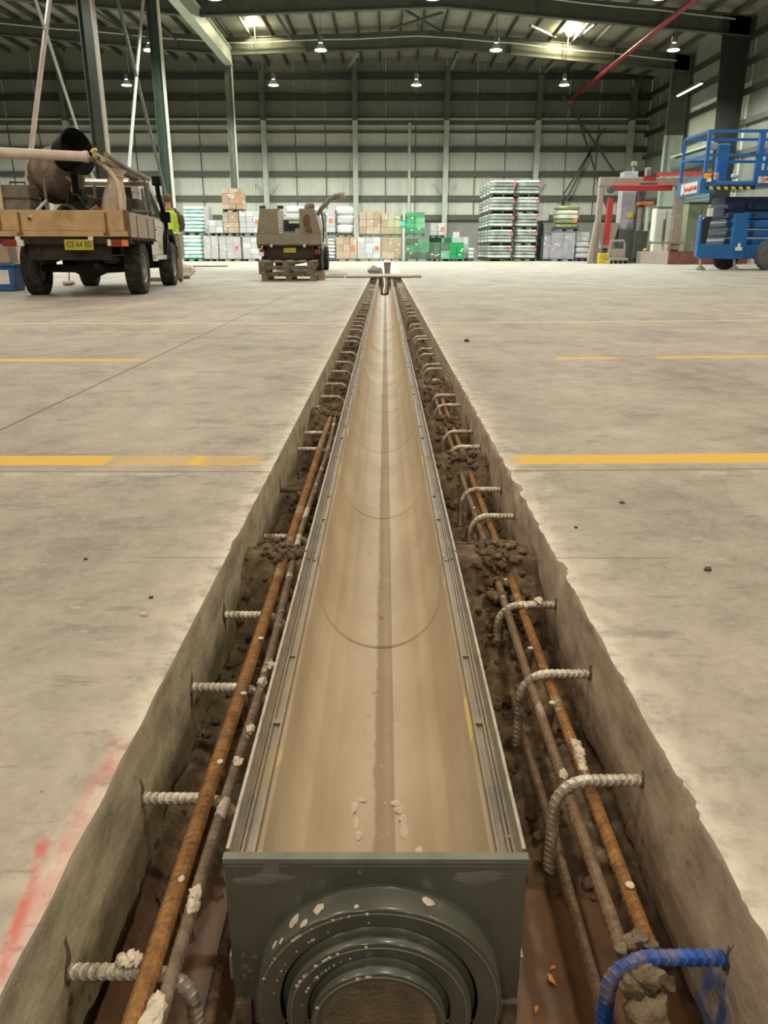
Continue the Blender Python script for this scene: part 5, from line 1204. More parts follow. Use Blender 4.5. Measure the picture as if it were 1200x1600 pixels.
for s in (-1, 1): MB().blob((s * 0.088, 0.045, 1.645), (0.012, 0.024, 0.033), amp=0.1, n=7).build('ear', M['skin'], pe, smooth=True); MB().blob((s * 0.032, 0.135, 1.665), (0.013, 0.008, 0.009), amp=0.0, n=6).build('eye', M['stick_w'], pe, smooth=True)
MB().blob((0, 0.148, 1.635), (0.014, 0.020, 0.024), amp=0.1, n=7).build('nose', M['skin'], pe, smooth=True); MB().blob((0, 0.132, 1.595), (0.026, 0.008, 0.008), amp=0.1, n=6).build('mouth', M['redbrown'], pe, smooth=True)
# ================================================================== goods on pallets along the back
YP = 49.4
KX = onY(1602, 400, YP).x / 1000
def px(u): return (u - 602) * KX
ZB = onY(600, 407.5, YP).z
def pz(v): return max(0, onY(600, v, YP).z - ZB)
cubes = {}
def cube(m):
    if m not in cubes: cubes[m] = MB().b(-0.5, 0.5, -0.5, 0.5, 0, 1).mesh('carton', M[m])
    return cubes[m]
def put(name, m, parent, x0, x1, y0, y1, z0, z1, rz=0.0):
    o = link(name, cube(m), parent, ((x0 + x1) / 2, (y0 + y1) / 2, z0), (0, 0, rz)); o.scale = (x1 - x0, y1 - y0, z1 - z0); return o
pill = {}
def pillow(m, k):
    if (m, k) not in pill:
        vs = []; fs = []; n = 14; mm = 7
        mb = MB(); mb.blob((0, 0, 0.5), (0.5, 0.5, 0.5), seed=k, amp=0.0, n=12)
        q = []
        for v in mb.v:
            x, y, z = v[0] * 2, v[1] * 2, (v[2] - 0.5) * 2
            f = (abs(x) ** 6 + abs(y) ** 6 + abs(z) ** 4 + 1e-9) ** (1 / 5.0)
            x, y, z = x / f, y / f, z / f
            d = 1 + 0.05 * nz(x * 3 + k, y * 3, z * 2); q.append((x * 0.5 * d, y * 0.5 * d, 0.5 + z * 0.5))
        mb.v = q; pill[m, k] = mb.mesh('bag_layer', M[m], True, 60)
    return pill[m, k]
def small_pallet(e, w, d, m, h=0.14):
    o = put('pallet', m, e, -w / 2, w / 2, -d / 2, d / 2, h * 0.78, h)
    for x in (-w / 2 + 0.06, 0, w / 2 - 0.06):
        q = link('bearer', cube(m), o, (x / w, 0, -3.6)); q.scale = (0.1 / w, 1, 3.55)
    return o
def load(u0, u1, v0, v1, label, mats, nx=3, nzz=3, kind='carton', pal='pal_t', dy=0.0, sticker=None, d=1.1, skew=0.0, su=0.75, sv=0.5):
    k = (YP + dy) / YP
    x0, x1 = px(u0) * k, px(u1) * k; z0 = pz(v1) * k if v1 < 400 else 0.0; z1 = pz(v0) * k; w = x1 - x0
    e = empty('pallet_load', label, 'pallet load', ((x0 + x1) / 2, YP + dy + d / 2, z0), skew, 'goods stacked along the back wall')
    zp = 0.0
    if pal: small_pallet(e, w, d, pal); zp = 0.14
    H_ = z1 - z0 - zp; hz = H_ / nzz
    for j in range(nzz):
        if kind == 'carton':
            wx = w / nx
            for i in range(nx):
                jx = random.uniform(-0.012, 0.012); put('carton', random.choice(mats), e, -w / 2 + i * wx + 0.008 + jx, -w / 2 + (i + 1) * wx - 0.008 + jx, -d / 2 + random.uniform(0, 0.03), d / 2, zp + j * hz + 0.006, zp + (j + 1) * hz - 0.006)
        else:
            o = link('bag_layer', pillow(mats[j % len(mats)], j % 4), e, (random.uniform(-0.012, 0.012), 0, zp + j * hz - 0.01)); o.scale = (w * random.uniform(0.93, 0.98), d, hz * (1.12 if j < nzz - 1 else 0.98))
    if sticker:
        put('sticker', sticker, e, -w / 2 + w * su - 0.11, -w / 2 + w * su + 0.11, -d / 2 - 0.012, -d / 2 - 0.002, zp + H_ * sv - 0.12, zp + H_ * sv + 0.12)
    if kind == 'carton':
        for q in range(3):
            x = random.uniform(-w * 0.42, w * 0.42); z = zp + H_ * random.uniform(0.1, 0.9); put('paper_label', 'stick_w', e, x - 0.05, x + 0.05, -d / 2 - 0.010, -d / 2 - 0.002, z - 0.035, z + 0.035)
    return e
random.seed(21)
B2, W2_, CY = ['brown', 'brown2'], ['white', 'white2'], ['cyan', 'cyan2', 'cyan2']
load(286, 318, 366, 408, 'pale cyan bagged goods on a teal pallet, lower load behind the person', CY, nzz=6, kind='bag', pal='pal_c')
load(289, 322, 321, 366, 'pale cyan bagged goods stacked above, upper load behind the person', ['cyan2', 'cyan'], nzz=7, kind='bag', pal='pal_c')
load(322.5, 330, 322, 365, 'narrow silver wrapped column beside the upper cyan bags', ['silver'], 1, 2, pal=None, dy=0.3)
load(319, 342, 368, 407, 'silver-grey wrapped cartons beside the lower cyan bags', ['silver'], 2, 2)
load(330, 351, 343, 367, 'low white carton block on the silver-grey cartons', W2_, 2, 2)
load(343, 377, 369, 407, 'silver cartons with a pink label, below the tall brown stack', ['silver', 'silver', 'white2'], 3, 3, sticker='stick_p', su=0.82)
load(351, 376, 330, 367, 'brown cartons in the middle of the tallest left stack', B2, 3, 4, dy=0.1)
load(352, 384, 293, 330, 'brown cartons with orange label on top of the tallest left stack', B2, 3, 4, sticker='stick_o', su=0.85, sv=0.4)
load(377, 408, 329, 367, 'white cartons with orange label, upper load left of the olive ute', W2_, 3, 4, sticker='stick_o', su=0.88)
load(380, 418, 370, 408, 'white cartons with orange label, lower load left of the olive ute', W2_, 3, 4, sticker='stick_o', su=0.75, sv=0.4)
load(419, 446, 334, 407, 'white wrapped cartons hidden behind the left box of the olive ute', W2_, 2, 5, dy=0.5)
load(448, 477, 320, 407, 'white bagged load showing through the gap of the olive ute', ['white', 'white2'], nzz=7, kind='bag', dy=0.4)
load(478, 509, 322, 407, 'white and grey load behind the right box of the olive ute', ['white', 'silver'], nzz=6, kind='bag', dy=0.5)
load(511, 525, 326, 366, 'narrow white cartons with orange stickers, upper, right of the olive ute', W2_, 1, 4, sticker='stick_o', su=0.5)
load(512, 525, 371, 407, 'narrow white bags, lower, right of the olive ute', ['white'], nzz=6, kind='bag', pal='pal_b')
load(525, 553, 320, 369, 'bulky white bag with a dark slit on top of brown cartons', ['white', 'white2'], nzz=3, kind='bag', dy=0.1)
load(525, 558, 370, 408, 'brown wrapped cartons with orange label under the bulky white bag', B2, 3, 3, sticker='stick_o', su=0.78)
load(562, 594.5, 330, 369, 'brown cartons on top of white cartons near the trench line', B2, 3, 3)
load(559, 594.5, 370, 408, 'white cartons with orange sticker under brown cartons near the trench line', W2_, 3, 4, sticker='stick_o', su=0.85)
load(596, 627, 332, 369, 'brown cartons, upper load just left of the green beacon', B2, 3, 3)
load(596.5, 627, 370, 408, 'brown cartons, lower load just left of the green beacon', B2, 3, 3)
load(633, 663, 331, 368, 'green wrapped cartons on a blue pallet, upper load right of the green beacon', ['green2', 'green'], 2, 4, pal='pal_b')
load(634, 670, 372, 408, 'dark green wrapped goods, lower load right of the green beacon', ['dgreen', 'green', 'dgreen'], 2, 3, pal='pal_b')
load(671.5, 694, 348, 371, 'white cartons with orange sticker sitting above the dark green goods', W2_, 2, 3, dy=0.6, sticker='stick_o', su=0.85)
load(672, 704, 378, 408, 'pale green wrapped low load in the middle of the back row', ['green2', 'white2', 'dgreen'], 2, 2, pal='pal_b')
load(670, 690, 371, 407, 'flat dark green cartons under the white ones', ['bgreen', 'dgreen'], 1, 3, dy=1.2)
load(705, 731, 370, 407, 'white cartons behind the bright green ones', W2_, 3, 3, dy=1.0, pal='pal_b')
load(707, 717, 362, 371, 'small white carton on top of the white cartons', W2_, 1, 1, dy=1.0, pal=None, d=0.5)
load(702, 724.5, 378, 408, 'bright green cartons on a blue pallet', ['bgreen'], 2, 3, pal='pal_b')
load(694, 706, 370.5, 407, 'bright green carton column behind the pale green load', ['bgreen'], 1, 4, dy=1.25)
load(731, 741, 386, 408, 'small white bags next to the tall silver stack', ['white'], nzz=3, kind='bag', pal='pal_b', d=0.8)
# tall silver-green stack
TOP = [406.5, 382, 357, 332, 306, 280]
LV_ = ['bottom', 'second', 'middle', 'fourth', 'top']
sx = [(763, 801.5), (803, 839)]
for c in range(2):
    for l in range(5):
        for r in range(4 if c == 0 else 1):
            x0, x1 = px(sx[c][0]) - 0.03 * l * 0, px(sx[c][1]); z0, z1 = pz(TOP[l]), pz(TOP[l + 1]); w = x1 - x0; d = 1.5
            e = empty('pallet_load', 'silver-green wrapped load in the tall stack, %s level, %s column%s' % (LV_[l], ['left', 'right'][c], ', ' + ['front', 'second', 'third', 'back'][r] + ' row' if c == 0 else ''), 'pallet load', ((x0 + x1) / 2, YP + 0.75 + r * 1.6, z0), random.uniform(-0.01, 0.01), 'tall silver-green stack')
            small_pallet(e, w, d, 'pal_t', 0.12); hz = (z1 - z0 - 0.12) / 4
            for j in range(4):
                o = link('bundle', pillow('teal2' if j in (0, 3) or random.random() < 0.25 else 'teal', j), e, (0, 0, 0.115 + j * hz)); o.scale = (w * 0.985, d, hz * (1.22 if j < 3 else 1.0))
            if r == 0: put('pink_sticker', 'stick_p', e, w * 0.32, w * 0.46, -d / 2 - 0.02, -d / 2 - 0.005, 0.12 + hz * 2.2, 0.12 + hz * 3.0)
# right of the tall stack
load(864, 902, 320, 360, 'olive and white sacks stacked on top of the grey wrapped load', ['olive', 'olive', 'olive2', 'olive2'], nzz=5, kind='bag', pal='pal_b', sticker='stick_o', su=0.8, sv=0.35)
load(860, 897, 363, 407, 'lilac-grey wrapped load on a blue pallet right of the tall stack', ['lilac'], 2, 2, pal='pal_b')
load(848, 860, 367, 407, 'narrow lilac-grey wrapped column beside the tall stack', ['lilac'], 1, 1, pal='pal_b', dy=0.3)
load(898, 921, 377, 407, 'silver wrapped parcels at the right end of the row', ['silver', 'white2'], nzz=3, kind='bag', pal='pal_b')
load(898, 918, 362, 376, 'flat white parcel above the silver parcels', ['white2', 'silver'], 1, 2, pal=None, dy=0.5)
g = empty('gas_cage', 'dark cage of hoses beside the tall silver stack', 'cage', (px(846), YP + 2.1, 0))
MB().b(-0.30, 0.30, -0.3, 0.3, 0, 2.35).build('body', M['hazk'], g, bevel=0.05); MB().b(-0.35, 0.62, -0.35, 0.3, 2.38, 2.72).build('top_box', M['white2'], g); MB().tube([(0.32, -0.3, 2.2), (0.36, -0.34, 1.2), (0.3, -0.3, 0.2)], 0.05, 8).build('hose', M['darkgrey'], g, smooth=True)
# stop-light post with green beacon
g = empty('beacon_post', 'slim post with glowing green beacon between brown and green loads', 'beacon', (px(630.5), YP - 0.25, 0))
MB().tube([(0, 0, 0), (0, 0, 2.9)], 0.06, 8).build('post', M['steel_lt'], g); MB().b(-0.14, 0.14, -0.14, 0.14, 0, 0.04).build('foot', M['steel_md'], g)
MB().b(-0.17, 0.05, -0.16, -0.04, 1.96, 2.32).build('housing', M['hazk'], g); MB().lathe([(0.0001, 0.05), (0.08, 0.04), (0.13, 0.0)], 16, Matrix.Translation((-0.06, -0.16, 2.14)) @ Matrix.Rotation(PI / 2, 4, 'X')).build('lens', M['greenglow'], g, smooth=True)
l = bpy.data.objects.new('beacon_glow', bpy.data.lights.new('beacon_glow', 'POINT')); l.data.energy = 25; l.data.color = (0.05, 1, 0.4); l.data.shadow_soft_size = 0.1; COL.objects.link(l); l.parent = g; l.location = (-0.06, -0.45, 2.14)
# orange forklift corner peeping behind the trolley is left out; low concrete kerb boards behind the person
o = MB().b(-1.9, 1.2, -0.1, 0.1, 0, 0.05).build('floor_strip', M['machine'], loc=onG(310, 417), rot=(0, 0, 0.25)); tag(o, 'dark strip of board lying on the floor behind the white bag', 'board')
o = MB().b(-0.35, 0.35, -0.3, 0.3, 0, 0.02).build('floor_mat', M['machine'], loc=onG(535, 429)); tag(o, 'dark mat lying on the floor right of the olive ute', 'mat')

# ================================================================== scissor lift on the right
SL = empty('scissor_lift', 'blue scissor lift with railed platform and white signs, parked at the right', 'scissor lift', (onG(1094, 422).x, onG(1094, 422).y, 0), 0.0)
k_ = onG(1094, 422); YS = k_.y
def sl(u, v, dy=0.0): q = onY(u, v, YS + dy); return Vector((q.x - k_.x, dy, q.z))
def slz(v, dy=0): return sl(1100, v, dy).z
LEN = 5.2; WD = 2.25
# chassis
cz0, cz1 = slz(404), slz(383)
chs = MB().b(1.35, LEN - 0.2, 0.15, WD - 0.15, cz0, cz1).build('chassis', M['liftblue'], SL, bevel=0.04)
x0 = sl(1089, 390).x; x1 = sl(1145, 390).x
xa, xb = sl(1144, 370).x, sl(1166, 370).x
MB().b(xa, xb, -0.02, 0.35, slz(405), slz(333)).build('outrigger_box', M['liftblue'], SL, bevel=0.03)
og = MB().prism([(sl(1089, 1).x if False else x0, slz(400)), (x0, slz(338)), (x0 + 0.06, slz(336)), (x0 + 0.10, slz(382)), (xa + 0.02, slz(382)), (xa + 0.02, slz(405)), (x0 + 0.10, slz(403))], 0.0, 0.28, 'y').build('outrigger_frame', M['liftblue'], SL, bevel=0.015)
MB().prism([(x0 + 0.05, slz(381)), (x0 + 0.07, slz(345)), (x0 + 0.16, slz(339)), (x0 + 0.42, slz(339)), (x0 + 0.36, slz(350)), (x0 + 0.30, slz(381))], 0.05, 0.24, 'y').build('hydraulic_cover', M['hazk'], og)
MB().b(x0 + 0.26, x0 + 0.42, 0.06, 0.2, slz(338), slz(325)).build('filter_can', M['cabwhite'], SL)
for u in (1094, 1147):
    ft = MB().tube([sl(u, 403, 0.1), sl(u, 416, 0.1)], 0.05, 10).build('stabiliser_leg', M['tower'], SL, smooth=True)
    q = sl(u, 422, 0.1); MB().lathe([(0.18, 0.0), (0.17, 0.03), (0.06, 0.13)], 14, Matrix.Translation((q.x, 0.1, 0.0)), caps=True).build('stabiliser_foot', M['machine'], ft, smooth=True)
MB().b(xa + 0.15, xa + 0.38, -0.035, -0.02, slz(391.5), slz(386)).b(xa + 0.22, xa + 0.31, -0.035, -0.02, slz(386), slz(380)).build('decal', M['stick_w'], SL)
def lwheel(u, dy):
    p = sl(u, 400, dy); r = 0.52
    R = Matrix.Translation((p.x, dy, r)) @ Matrix.Rotation(PI / 2, 4, 'X'); h = 0.17
    t = MB().lathe([(r * 0.6, -h), (r * 0.85, -h), (r * 0.98, -h * 0.75), (r, 0), (r * 0.98, h * 0.75), (r * 0.85, h), (r * 0.6, h)], 28, R)
    for k in range(22):
        B = R @ Matrix.Rotation(2 * PI * k / 22, 4, 'Z'); t.b(r * 0.93, r * 1.0, -0.05, 0.05, -h * 0.95, h * 0.95, 0, B)
    o = t.build('wheel', mat('grey_lift_tyre', (0.13, 0.13, 0.13), 0.8, var=0.3, scale=10) if 'grey_lift_tyre' not in bpy.data.materials else bpy.data.materials['grey_lift_tyre'], SL, smooth=True, angle=40)
    MB().lathe([(r * 0.6, h * 0.9), (r * 0.5, h * 0.4), (r * 0.25, h * 0.35), (r * 0.22, h * 0.9), (0.0001, h)], 22, R).build('rim', M['rim'], o, smooth=True)
lwheel(1203, 0.05); lwheel(1203, WD - 0.1)
Rw = sl(1133, 400, 0.75); t = MB().lathe([(0.2, -0.16), (0.40, -0.16), (0.46, -0.1), (0.46, 0.1), (0.40, 0.16), (0.2, 0.16)], 22, Matrix.Translation((Rw.x, 0.75, 0.46)) @ Matrix.Rotation(PI / 2, 4, 'X'), caps=True).build('wheel', M['tyre'], SL, smooth=True)
# scissor pack (folded arms)
for i in range(5):
    za = slz(384) + i * 0.30
    for j, dy in enumerate((0.35, WD - 0.45)):
        MB().b(xb + 0.05 - 0.10 * (i % 2), LEN - 0.3, dy, dy + 0.09, za, za + 0.24).build('scissor_arm', M['liftblue' if i < 4 else 'liftdk'], SL, bevel=0.02)
    MB().tube([(xa - 0.10 + 0.05 * (i % 2), 0.2, za + 0.12), (xa - 0.10 + 0.05 * (i % 2), WD - 0.2, za + 0.12)], 0.12, 10).build('pivot_pin', M['liftdk'], SL, smooth=True)
    MB().tube([(xb + 0.3, 0.28, za + 0.12), (xb + 0.3, 0.34, za + 0.12)], 0.07, 10).build('pivot_cap', M['liftdk'], SL, smooth=True)
MB().b(xa - 0.2, LEN - 0.3, 0.5, WD - 0.5, slz(336), slz(306)).build('upper_link_frame', M['liftdk'], SL)
# platform
zb, zd = slz(303), slz(282)
ux0 = sl(1097, 290).x
plf = MB().b(ux0, LEN + 0.6, 0.0, WD, zb + 0.32, zd - 0.02).build('platform_deck', M['liftblue'], SL, bevel=0.02)
MB().b(ux0 + 0.28, sl(1178, 290).x, -0.04, 0.05, slz(290), slz(284)).build('slide_rail', M['liftblue'], plf, bevel=0.02)
MB().b(ux0 + 0.25, sl(1180, 290).x, -0.02, 0.06, slz(295.5), slz(290)).build('lower_rail', M['liftdk'], plf)
MB().b(ux0 - 0.02, ux0 + 0.45, -0.05, 0.0, slz(302), slz(281)).build('corner_panel', M['liftblue'], plf)
MB().b(sl(1178, 290).x, LEN + 0.6, -0.08, 0.0, slz(291), slz(266)).build('control_panel', M['liftblue'], plf)
for i in range(13):
    xs0 = sl(1100 + i * 5.8, 294).x; w_ = sl(1105.8, 294).x - sl(1100, 294).x
    q = MB(); za, zb2 = slz(296.5), slz(291.5); q.add([(xs0, -0.056, zb2), (xs0 + w_, -0.056, zb2), (xs0 + w_ * 1.35, -0.056, za), (xs0 + w_ * 0.35, -0.056, za), (xs0, -0.045, zb2), (xs0 + w_, -0.045, zb2), (xs0 + w_ * 1.35, -0.045, za), (xs0 + w_ * 0.35, -0.045, za)], [(0, 3, 2, 1), (4, 5, 6, 7), (0, 1, 5, 4), (2, 3, 7, 6), (1, 2, 6, 5), (3, 0, 4, 7)])
    q.build('hazard_stripe', M['hazy' if i % 2 else 'hazk'], plf)
# end face panel along the depth with the sign
MB().b(ux0 - 0.06, ux0, 0.0, WD, slz(303), slz(279)).build('end_panel', M['liftblue'], plf)
sg = MB().b(ux0 - 0.075, ux0 - 0.06, 0.25, WD * 0.8, slz(300), slz(282)).build('sign', M['signwhite'], plf)
tm = text_mesh('S', 0.62, 0.002); tm.materials.append(M['signred']); link('sign_mark', tm, sg, (ux0 - 0.08, WD * 0.66, (slz(300) + slz(282)) / 2), (PI / 2, 0, -PI / 2)).scale = (0.8, 1, 1)
MB().tube([(ux0 - 0.08, WD * 0.60, slz(293)), (ux0 - 0.08, WD * 0.48, slz(291)), (ux0 - 0.08, WD * 0.40, slz(294)), (ux0 - 0.08, WD * 0.30, slz(290)), (ux0 - 0.08, WD * 0.2, slz(293)), (ux0 - 0.08, WD * 0.14, slz(291))], 0.06, 6).build('sign_script', M['signred'], sg)
sg = MB().b(sl(1184, 270).x, LEN + 0.55, -0.095, -0.08, slz(286.5), slz(276)).build('sign', M['signwhite'], plf)
tm2 = text_mesh('S', 0.30, 0.002); tm2.materials.append(M['signred']); link('sign_mark', tm2, sg, (sl(1189, 281).x, -0.098, slz(281.2)), (PI / 2, 0, 0)).scale = (1.1, 1, 1)
q = slz(281); xq = sl(1192, 281).x; MB().tube([(xq + i * 0.08, -0.098, q + 0.03 * (i % 2)) for i in range(9)], 0.03, 6).build('sign_script', M['signred'], sg)
MB().b(ux0 + 0.02, ux0 + 0.24, -0.1, 0.1, slz(280), slz(271)).build('beacon_lamp', M['amber'], SL, bevel=0.03); MB().b(ux0 + 0.10, ux0 + 0.24, -0.12, -0.05, slz(284.5), slz(279)).build('tag', M['stick_w'], SL)
# guard rails
zt, zm = slz(204.5), slz(242); xr = LEN + 0.6; xn = sl(1106, 240).x
def post(x, y, w=0.09): MB().b(x - w / 2, x + w / 2, y - w / 2, y + w / 2, zd - 0.05, zt).build('guard_post', M['liftblue'], SL)
post(xn, 0.05, 0.11); post(ux0 + 0.02, WD - 0.05); post(sl(1188, 240).x, 0.05, 0.17); post(xr - 0.1, WD - 0.05); post((xn + xr) / 2, WD - 0.05)
for z in (zt, zm):
    MB().b(xn, xr, 0.01, 0.09, z - 0.045, z + 0.045).build('guard_rail', M['liftblue'], SL); MB().b(ux0, xr, WD - 0.09, WD - 0.01, z - 0.045, z + 0.045).build('guard_rail', M['liftblue'], SL)
    MB().bar((xn, 0.05, z), (ux0 + 0.02, WD - 0.05, z), 0.08, 0.08).build('guard_rail', M['liftblue'], SL)
MB().b(sl(1140, 250).x, sl(1158, 250).x, 1.0, 1.3, zd, slz(218)).build('control_pedestal', M['liftblue'], SL, bevel=0.04); MB().b(sl(1125, 250).x, sl(1137, 250).x, 1.05, 1.2, slz(228), slz(216)).build('control_box', M['tower'], SL, bevel=0.02)
MB().b(sl(1128, 250).x, sl(1134, 250).x, 0.4, 0.55, zd, slz(268)).build('glove', M['pvc'], SL, bevel=0.03); MB().blob(sl(1147, 276, 0.5) , (0.14, 0.12, 0.08), seed=1, n=7).build('rag', M['stick_w'], SL)

# ================================================================== pallet wrapping machine and its neighbours
YG = 42.0
def g3(u, v, dy=0.0): q = onY(u, v, YG + dy); return q
ZG = onY(950, 411, YG).z
def gz(v): return max(0.0, onY(950, v, YG).z - ZG)
def gx(u, dy=0.0): return onY(u, 380, YG + dy).x
Wm = empty('pallet_wrapper', 'beige gantry pallet wrapper with red rotating arm on the right', 'wrapping machine', (gx(935), YG, 0))
bx = gx(935)
def G(name, u0, u1, v0, v1, y0, y1, m, parent=None, bevel=0.0): return MB().b(gx(u0) - bx, gx(u1) - bx, y0, y1, gz(v1), gz(v0)).build(name, M[m], parent or Wm, bevel=bevel)
ga = MB(); ga.prism([(gx(927) - bx, 0), (gx(934.5) - bx, 0), (gx(935.5) - bx, gz(292)), (gx(928) - bx, gz(292))], -0.15, 0.15, 'y').build('gantry_leg', M['gantry'], Wm, bevel=0.02)
MB().prism([(gx(917) - bx, 0), (gx(923.5) - bx, 0), (gx(929) - bx, gz(346)), (gx(924) - bx, gz(346))], -0.5, -0.2, 'y').build('leg_brace', M['gantry'], Wm, bevel=0.02)
G('gantry_beam', 935, 1066, 292, 277, -0.2, 0.2, 'gantry', bevel=0.02) if False else MB().b(gx(928) - bx, gx(1060) - bx, -0.2, 0.2, gz(291), gz(277)).build('gantry_beam', M['gantry'], Wm, bevel=0.02)
G('gantry_leg', 1046, 1059, 291, 411, -0.2, 0.2, 'gantry', bevel=0.02)
G('leg_cover', 1043, 1057, 337, 390, -0.45, -0.22, 'gantry', bevel=0.02)
MB().bar((gx(946) - bx, -0.35, gz(294)), (gx(1036) - bx, -0.35, gz(294)), 0.30, 0.26).build('arm_beam', M['redarm'], Wm, bevel=0.02)
MB().bar((gx(945) - bx, -0.35, gz(309)), (gx(943.5) - bx, -0.35, gz(382)), 0.26, 0.26).build('arm_drop', M['redarm'], Wm, bevel=0.02)
MB().lathe([(0.16, -0.2), (0.16, 0.2)], 14, Matrix.Translation((gx(944) - bx, -0.35, gz(297))) @ Matrix.Rotation(PI / 2, 4, 'X'), caps=True).build('arm_joint', M['darkgrey'], Wm)
MB().bar((gx(1006) - bx, -0.9, gz(274)), (gx(1090) - bx, -2.4, gz(276.5)), 0.12, 0.16).build('cable_boom', M['redarm'], Wm)
G('beam_plate', 993, 1012, 282, 276, -0.23, -0.20, 'redarm'); G('slew_drive', 988, 1014, 291.5, 286, -0.3, 0.3, 'darkgrey')
G('knuckle_motor', 997, 1004, 275, 262, -0.2, 0.15, 'machine', bevel=0.03)
TW = empty('mast_tower', 'lilac-grey mast tower standing behind the gantry', 'tower', (gx(972, 1.5), YG + 1.5, 0)); tx = gx(972, 1.5)
MB().prism([(gx(962, 1.5) - tx, gz(356)), (gx(983, 1.5) - tx, gz(356)), (gx(983, 1.5) - tx, gz(264)), (gx(962, 1.5) - tx, gz(264))], -0.4, 0.4, 'y').build('mast', M['tower'], TW, bevel=0.02)
MB().prism([(gx(961, 1.5) - tx, 0), (gx(985, 1.5) - tx, 0), (gx(987, 1.5) - tx, gz(356)), (gx(960, 1.5) - tx, gz(356))], -0.6, 0.5, 'y').build('base_cabinet', M['darkgrey'], TW, bevel=0.03)
MB().b(gx(973, 1.5) - tx, gx(981, 1.5) - tx, -0.44, -0.40, gz(338), gz(330)).build('warning_label', M['yellow'], TW); MB().b(gx(973, 1.5) - tx, gx(979, 1.5) - tx, -0.5, -0.4, gz(354), gz(347)).build('switch_box', M['machine'], TW)
MB().tube([(gx(979, 1.5) - tx, 0, gz(264)), (gx(978, 1.5) - tx, 0, gz(246))], [0.10, 0.08], 10).b(gx(975, 1.5) - tx, gx(982, 1.5) - tx, -0.15, 0.15, gz(254), gz(247)).build('top_motor', M['machine'], TW)
FC = empty('film_carriage', 'dark film carriage with orange rollers hanging under the gantry', 'carriage', (gx(1000, 0.9), YG + 0.9, 0)); fx = gx(1000, 0.9)
def K(name, u0, u1, v0, v1, y0, y1, m): return MB().b(gx(u0, 0.9) - fx, gx(u1, 0.9) - fx, y0, y1, gz(v1), gz(v0)).build(name, M[m], FC, bevel=0.02)
K('mast', 990, 1000, 292, 411, -0.1, 0.3, 'darkgrey'); K('cross_head', 989, 1012, 319, 314, -0.3, 0.1, 'orange_lens'); K('lower_cabinet', 989, 1008, 360, 404, -0.3, 0.4, 'darkgrey')
for u in (993, 1004): MB().tube([(gx(u, 0.9) - fx, -0.25, gz(360)), (gx(u, 0.9) - fx, -0.25, gz(322))], 0.12, 12).build('film_roll', M['steel_lt' if u > 1000 else 'machine'], FC, smooth=True)
ZP = 0.60
PA, PB_, PC, PD = (13.85, 39.6), (12.95, 41.6), (16.6, 41.6), (17.6, 39.3)
TB = empty('weigh_platform', 'low grey and red-brown platform base on the floor before the cabinets', 'platform', (PA[0], PA[1], 0))
def rel(p): return (p[0] - PA[0], p[1] - PA[1])
MB().prism([rel(PA), rel(PD), rel(PC), rel(PB_)], 0.02, ZP - 0.06, 'z').build('base', M['redbrown'], TB)
MB().prism([rel((PA[0] - 0.04, PA[1])), rel(PA), rel(PB_), rel((PB_[0] - 0.04, PB_[1]))], 0.0, ZP, 'z').build('side_beam', M['gantry'], TB)
MB().prism([rel((PA[0] + 0.1, PA[1] + 0.1)), rel((PD[0], PD[1] + 0.1)), rel(PC), rel((PB_[0] + 0.1, PB_[1]))], ZP - 0.05, ZP - 0.01, 'z').build('deck', M['redbrown'], TB)
MB().blob((PB_[0] - PA[0] + 0.3, PB_[1] - PA[1] - 0.2, ZP + 0.06), (0.12, 0.12, 0.09), n=8).build('yellow_knob', M['amber'], TB, smooth=True)
for q in (0.15, 0.45, 0.8): MB().b(PB_[0] - PA[0] + 3.4 * q - 0.06, PB_[0] - PA[0] + 3.4 * q + 0.06, 1.85, 1.95, ZP - 0.02, ZP + 0.5).build('rail_post', M['gantry'], TB)
MB().b(PB_[0] - PA[0] + 0.4, PB_[0] - PA[0] + 3.0, 1.86, 1.94, ZP + 0.36, ZP + 0.46).build('guard_rail', M['gantry'], TB)
# trolley
TR = empty('platform_trolley', 'beige platform trolley with hooped handle in front of the tower', 'trolley', (gx(965, -0.6), YG - 0.6, 0)); tx2 = gx(965, -0.6)
def T(u): return gx(u, -0.6) - tx2
MB().tube([(T(953), 0, gz(404)), (T(954), 0, gz(380)), (T(955.5), 0, gz(376)), (T(974), 0, gz(376)), (T(976), 0, gz(380)), (T(977), 0, gz(404))], 0.06, 8).build('handle_hoop', M['gantry'], TR, smooth=True)
MB().b(T(952), T(979), -0.5, 0.6, gz(406), gz(402.5)).build('deck', M['gantry'], TR, bevel=0.01); MB().b(T(955), T(975), -0.04, 0.04, gz(403), gz(388)).build('back_panel', M['gantry'], TR)
for u in (954, 961, 969, 976):
    MB().lathe([(0.09, -0.03), (0.09, 0.03)], 12, Matrix.Translation((T(u), -0.4, 0.09)) @ Matrix.Rotation(PI / 2, 4, 'Y'), caps=True).build('castor', M['black'], TR)
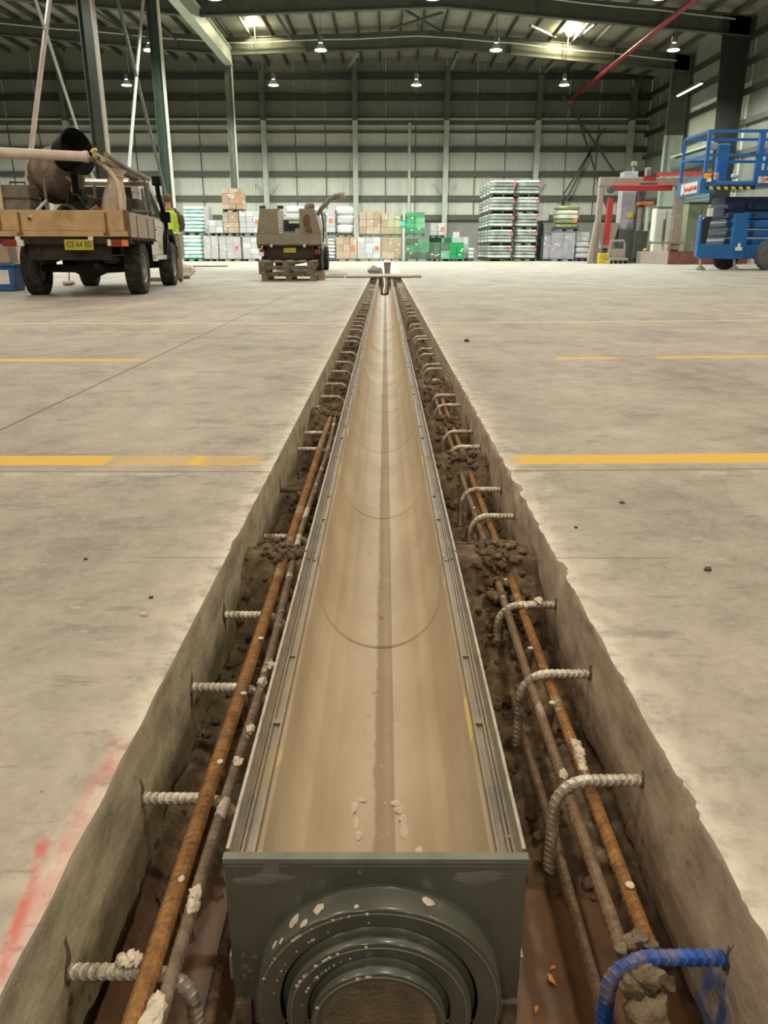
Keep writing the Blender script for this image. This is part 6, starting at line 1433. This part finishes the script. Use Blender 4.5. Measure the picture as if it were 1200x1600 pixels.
# cabinets
YC = 43.5
def cabn(name, label, u0, u1, v0, dy, dd, m):
    e = empty(name, label, 'cabinet', ((gx(u0, dy) + gx(u1, dy)) / 2, YG + dy, 0)); w = gx(u1, dy) - gx(u0, dy); z = gz(v0)
    MB().b(-w / 2, w / 2, 0, dd, 0.06, z).build('body', M[m], e, bevel=0.02); MB().b(-w / 2 + 0.04, w / 2 - 0.04, 0.04, dd, 0, 0.06).build('plinth', M['darkgrey'], e); return e, w, z
e, w, z = cabn('electrical_cabinet', 'white electrical cabinet standing left of the gantry right leg', 1021, 1052, 321, 2.4, 0.8, 'cabwhite')
MB().b(-0.02, 0.02, -0.012, 0.002, 0.3, z - 0.1).build('door_gap', M['machine'], e); MB().b(-w * 0.08 - 0.05, -w * 0.08 + 0.05, -0.05, 0, z * 0.35, z * 0.8).build('latch_bar', M['machine'], e); MB().b(-w / 2, w / 2, -0.03, 0.82, z, z + 0.08).build('roof_cap', M['steel_md'], e)
e, w, z = cabn('electrical_cabinet', 'narrow white cabinet with red header beside the green one', 1057, 1071, 319, 2.4, 0.8, 'cabwhite'); MB().b(-w / 2, w / 2, -0.02, 0.0, z - 0.45, z - 0.02).build('red_header', M['signred'], e)
MB().b(-w * 0.1, w * 0.1, -0.02, 0.0, 0.5, z - 0.9).build('door_handle', M['machine'], e)
e, w, z = cabn('electrical_cabinet', 'wide sage green cabinet behind the scissor lift', 1069, 1143, 317, 0.6, 1.0, 'cabgreen'); MB().b(-w / 2, w / 2, -0.04, 1.02, z, z + 0.09).build('roof_cap', M['steel_dk'], e)
MB().b(gx(1112, .6) - gx(1106, .6), gx(1126, .6) - gx(1106, .6), -0.02, 0.0, gz(336), gz(326)).build('display', M['hazk'], e); MB().b(gx(1135, .6) - gx(1106, .6), gx(1142, .6) - gx(1106, .6), -0.04, 0.0, gz(329), gz(323)).build('stop_button', M['signred'], e)
for u in (1090, 1118): MB().b(gx(u, .6) - gx(1106, .6) - 0.01, gx(u, .6) - gx(1106, .6) + 0.01, -0.01, 0.002, 0.1, z - 0.05).build('door_gap', M['steel_dk'], e)
# hopper and small crate behind the gantry leg
e = empty('hopper', 'small beige hopper on a yellow base between gantry leg and tower', 'hopper', (gx(945, 1.2), YG + 1.2, 0)); MB().prism([(-0.25, 0.75), (0.25, 0.75), (0.62, 2.0), (-0.62, 2.0)], -0.3, 0.3, 'y').build('cone', M['gantry'], e); MB().b(-0.35, 0.35, -0.35, 0.35, 0, 0.5).build('base', M['yellow'], e, bevel=0.02); MB().b(-0.12, 0.12, -0.12, 0.12, 0.5, 0.8).build('spout', M['darkgrey'], e)
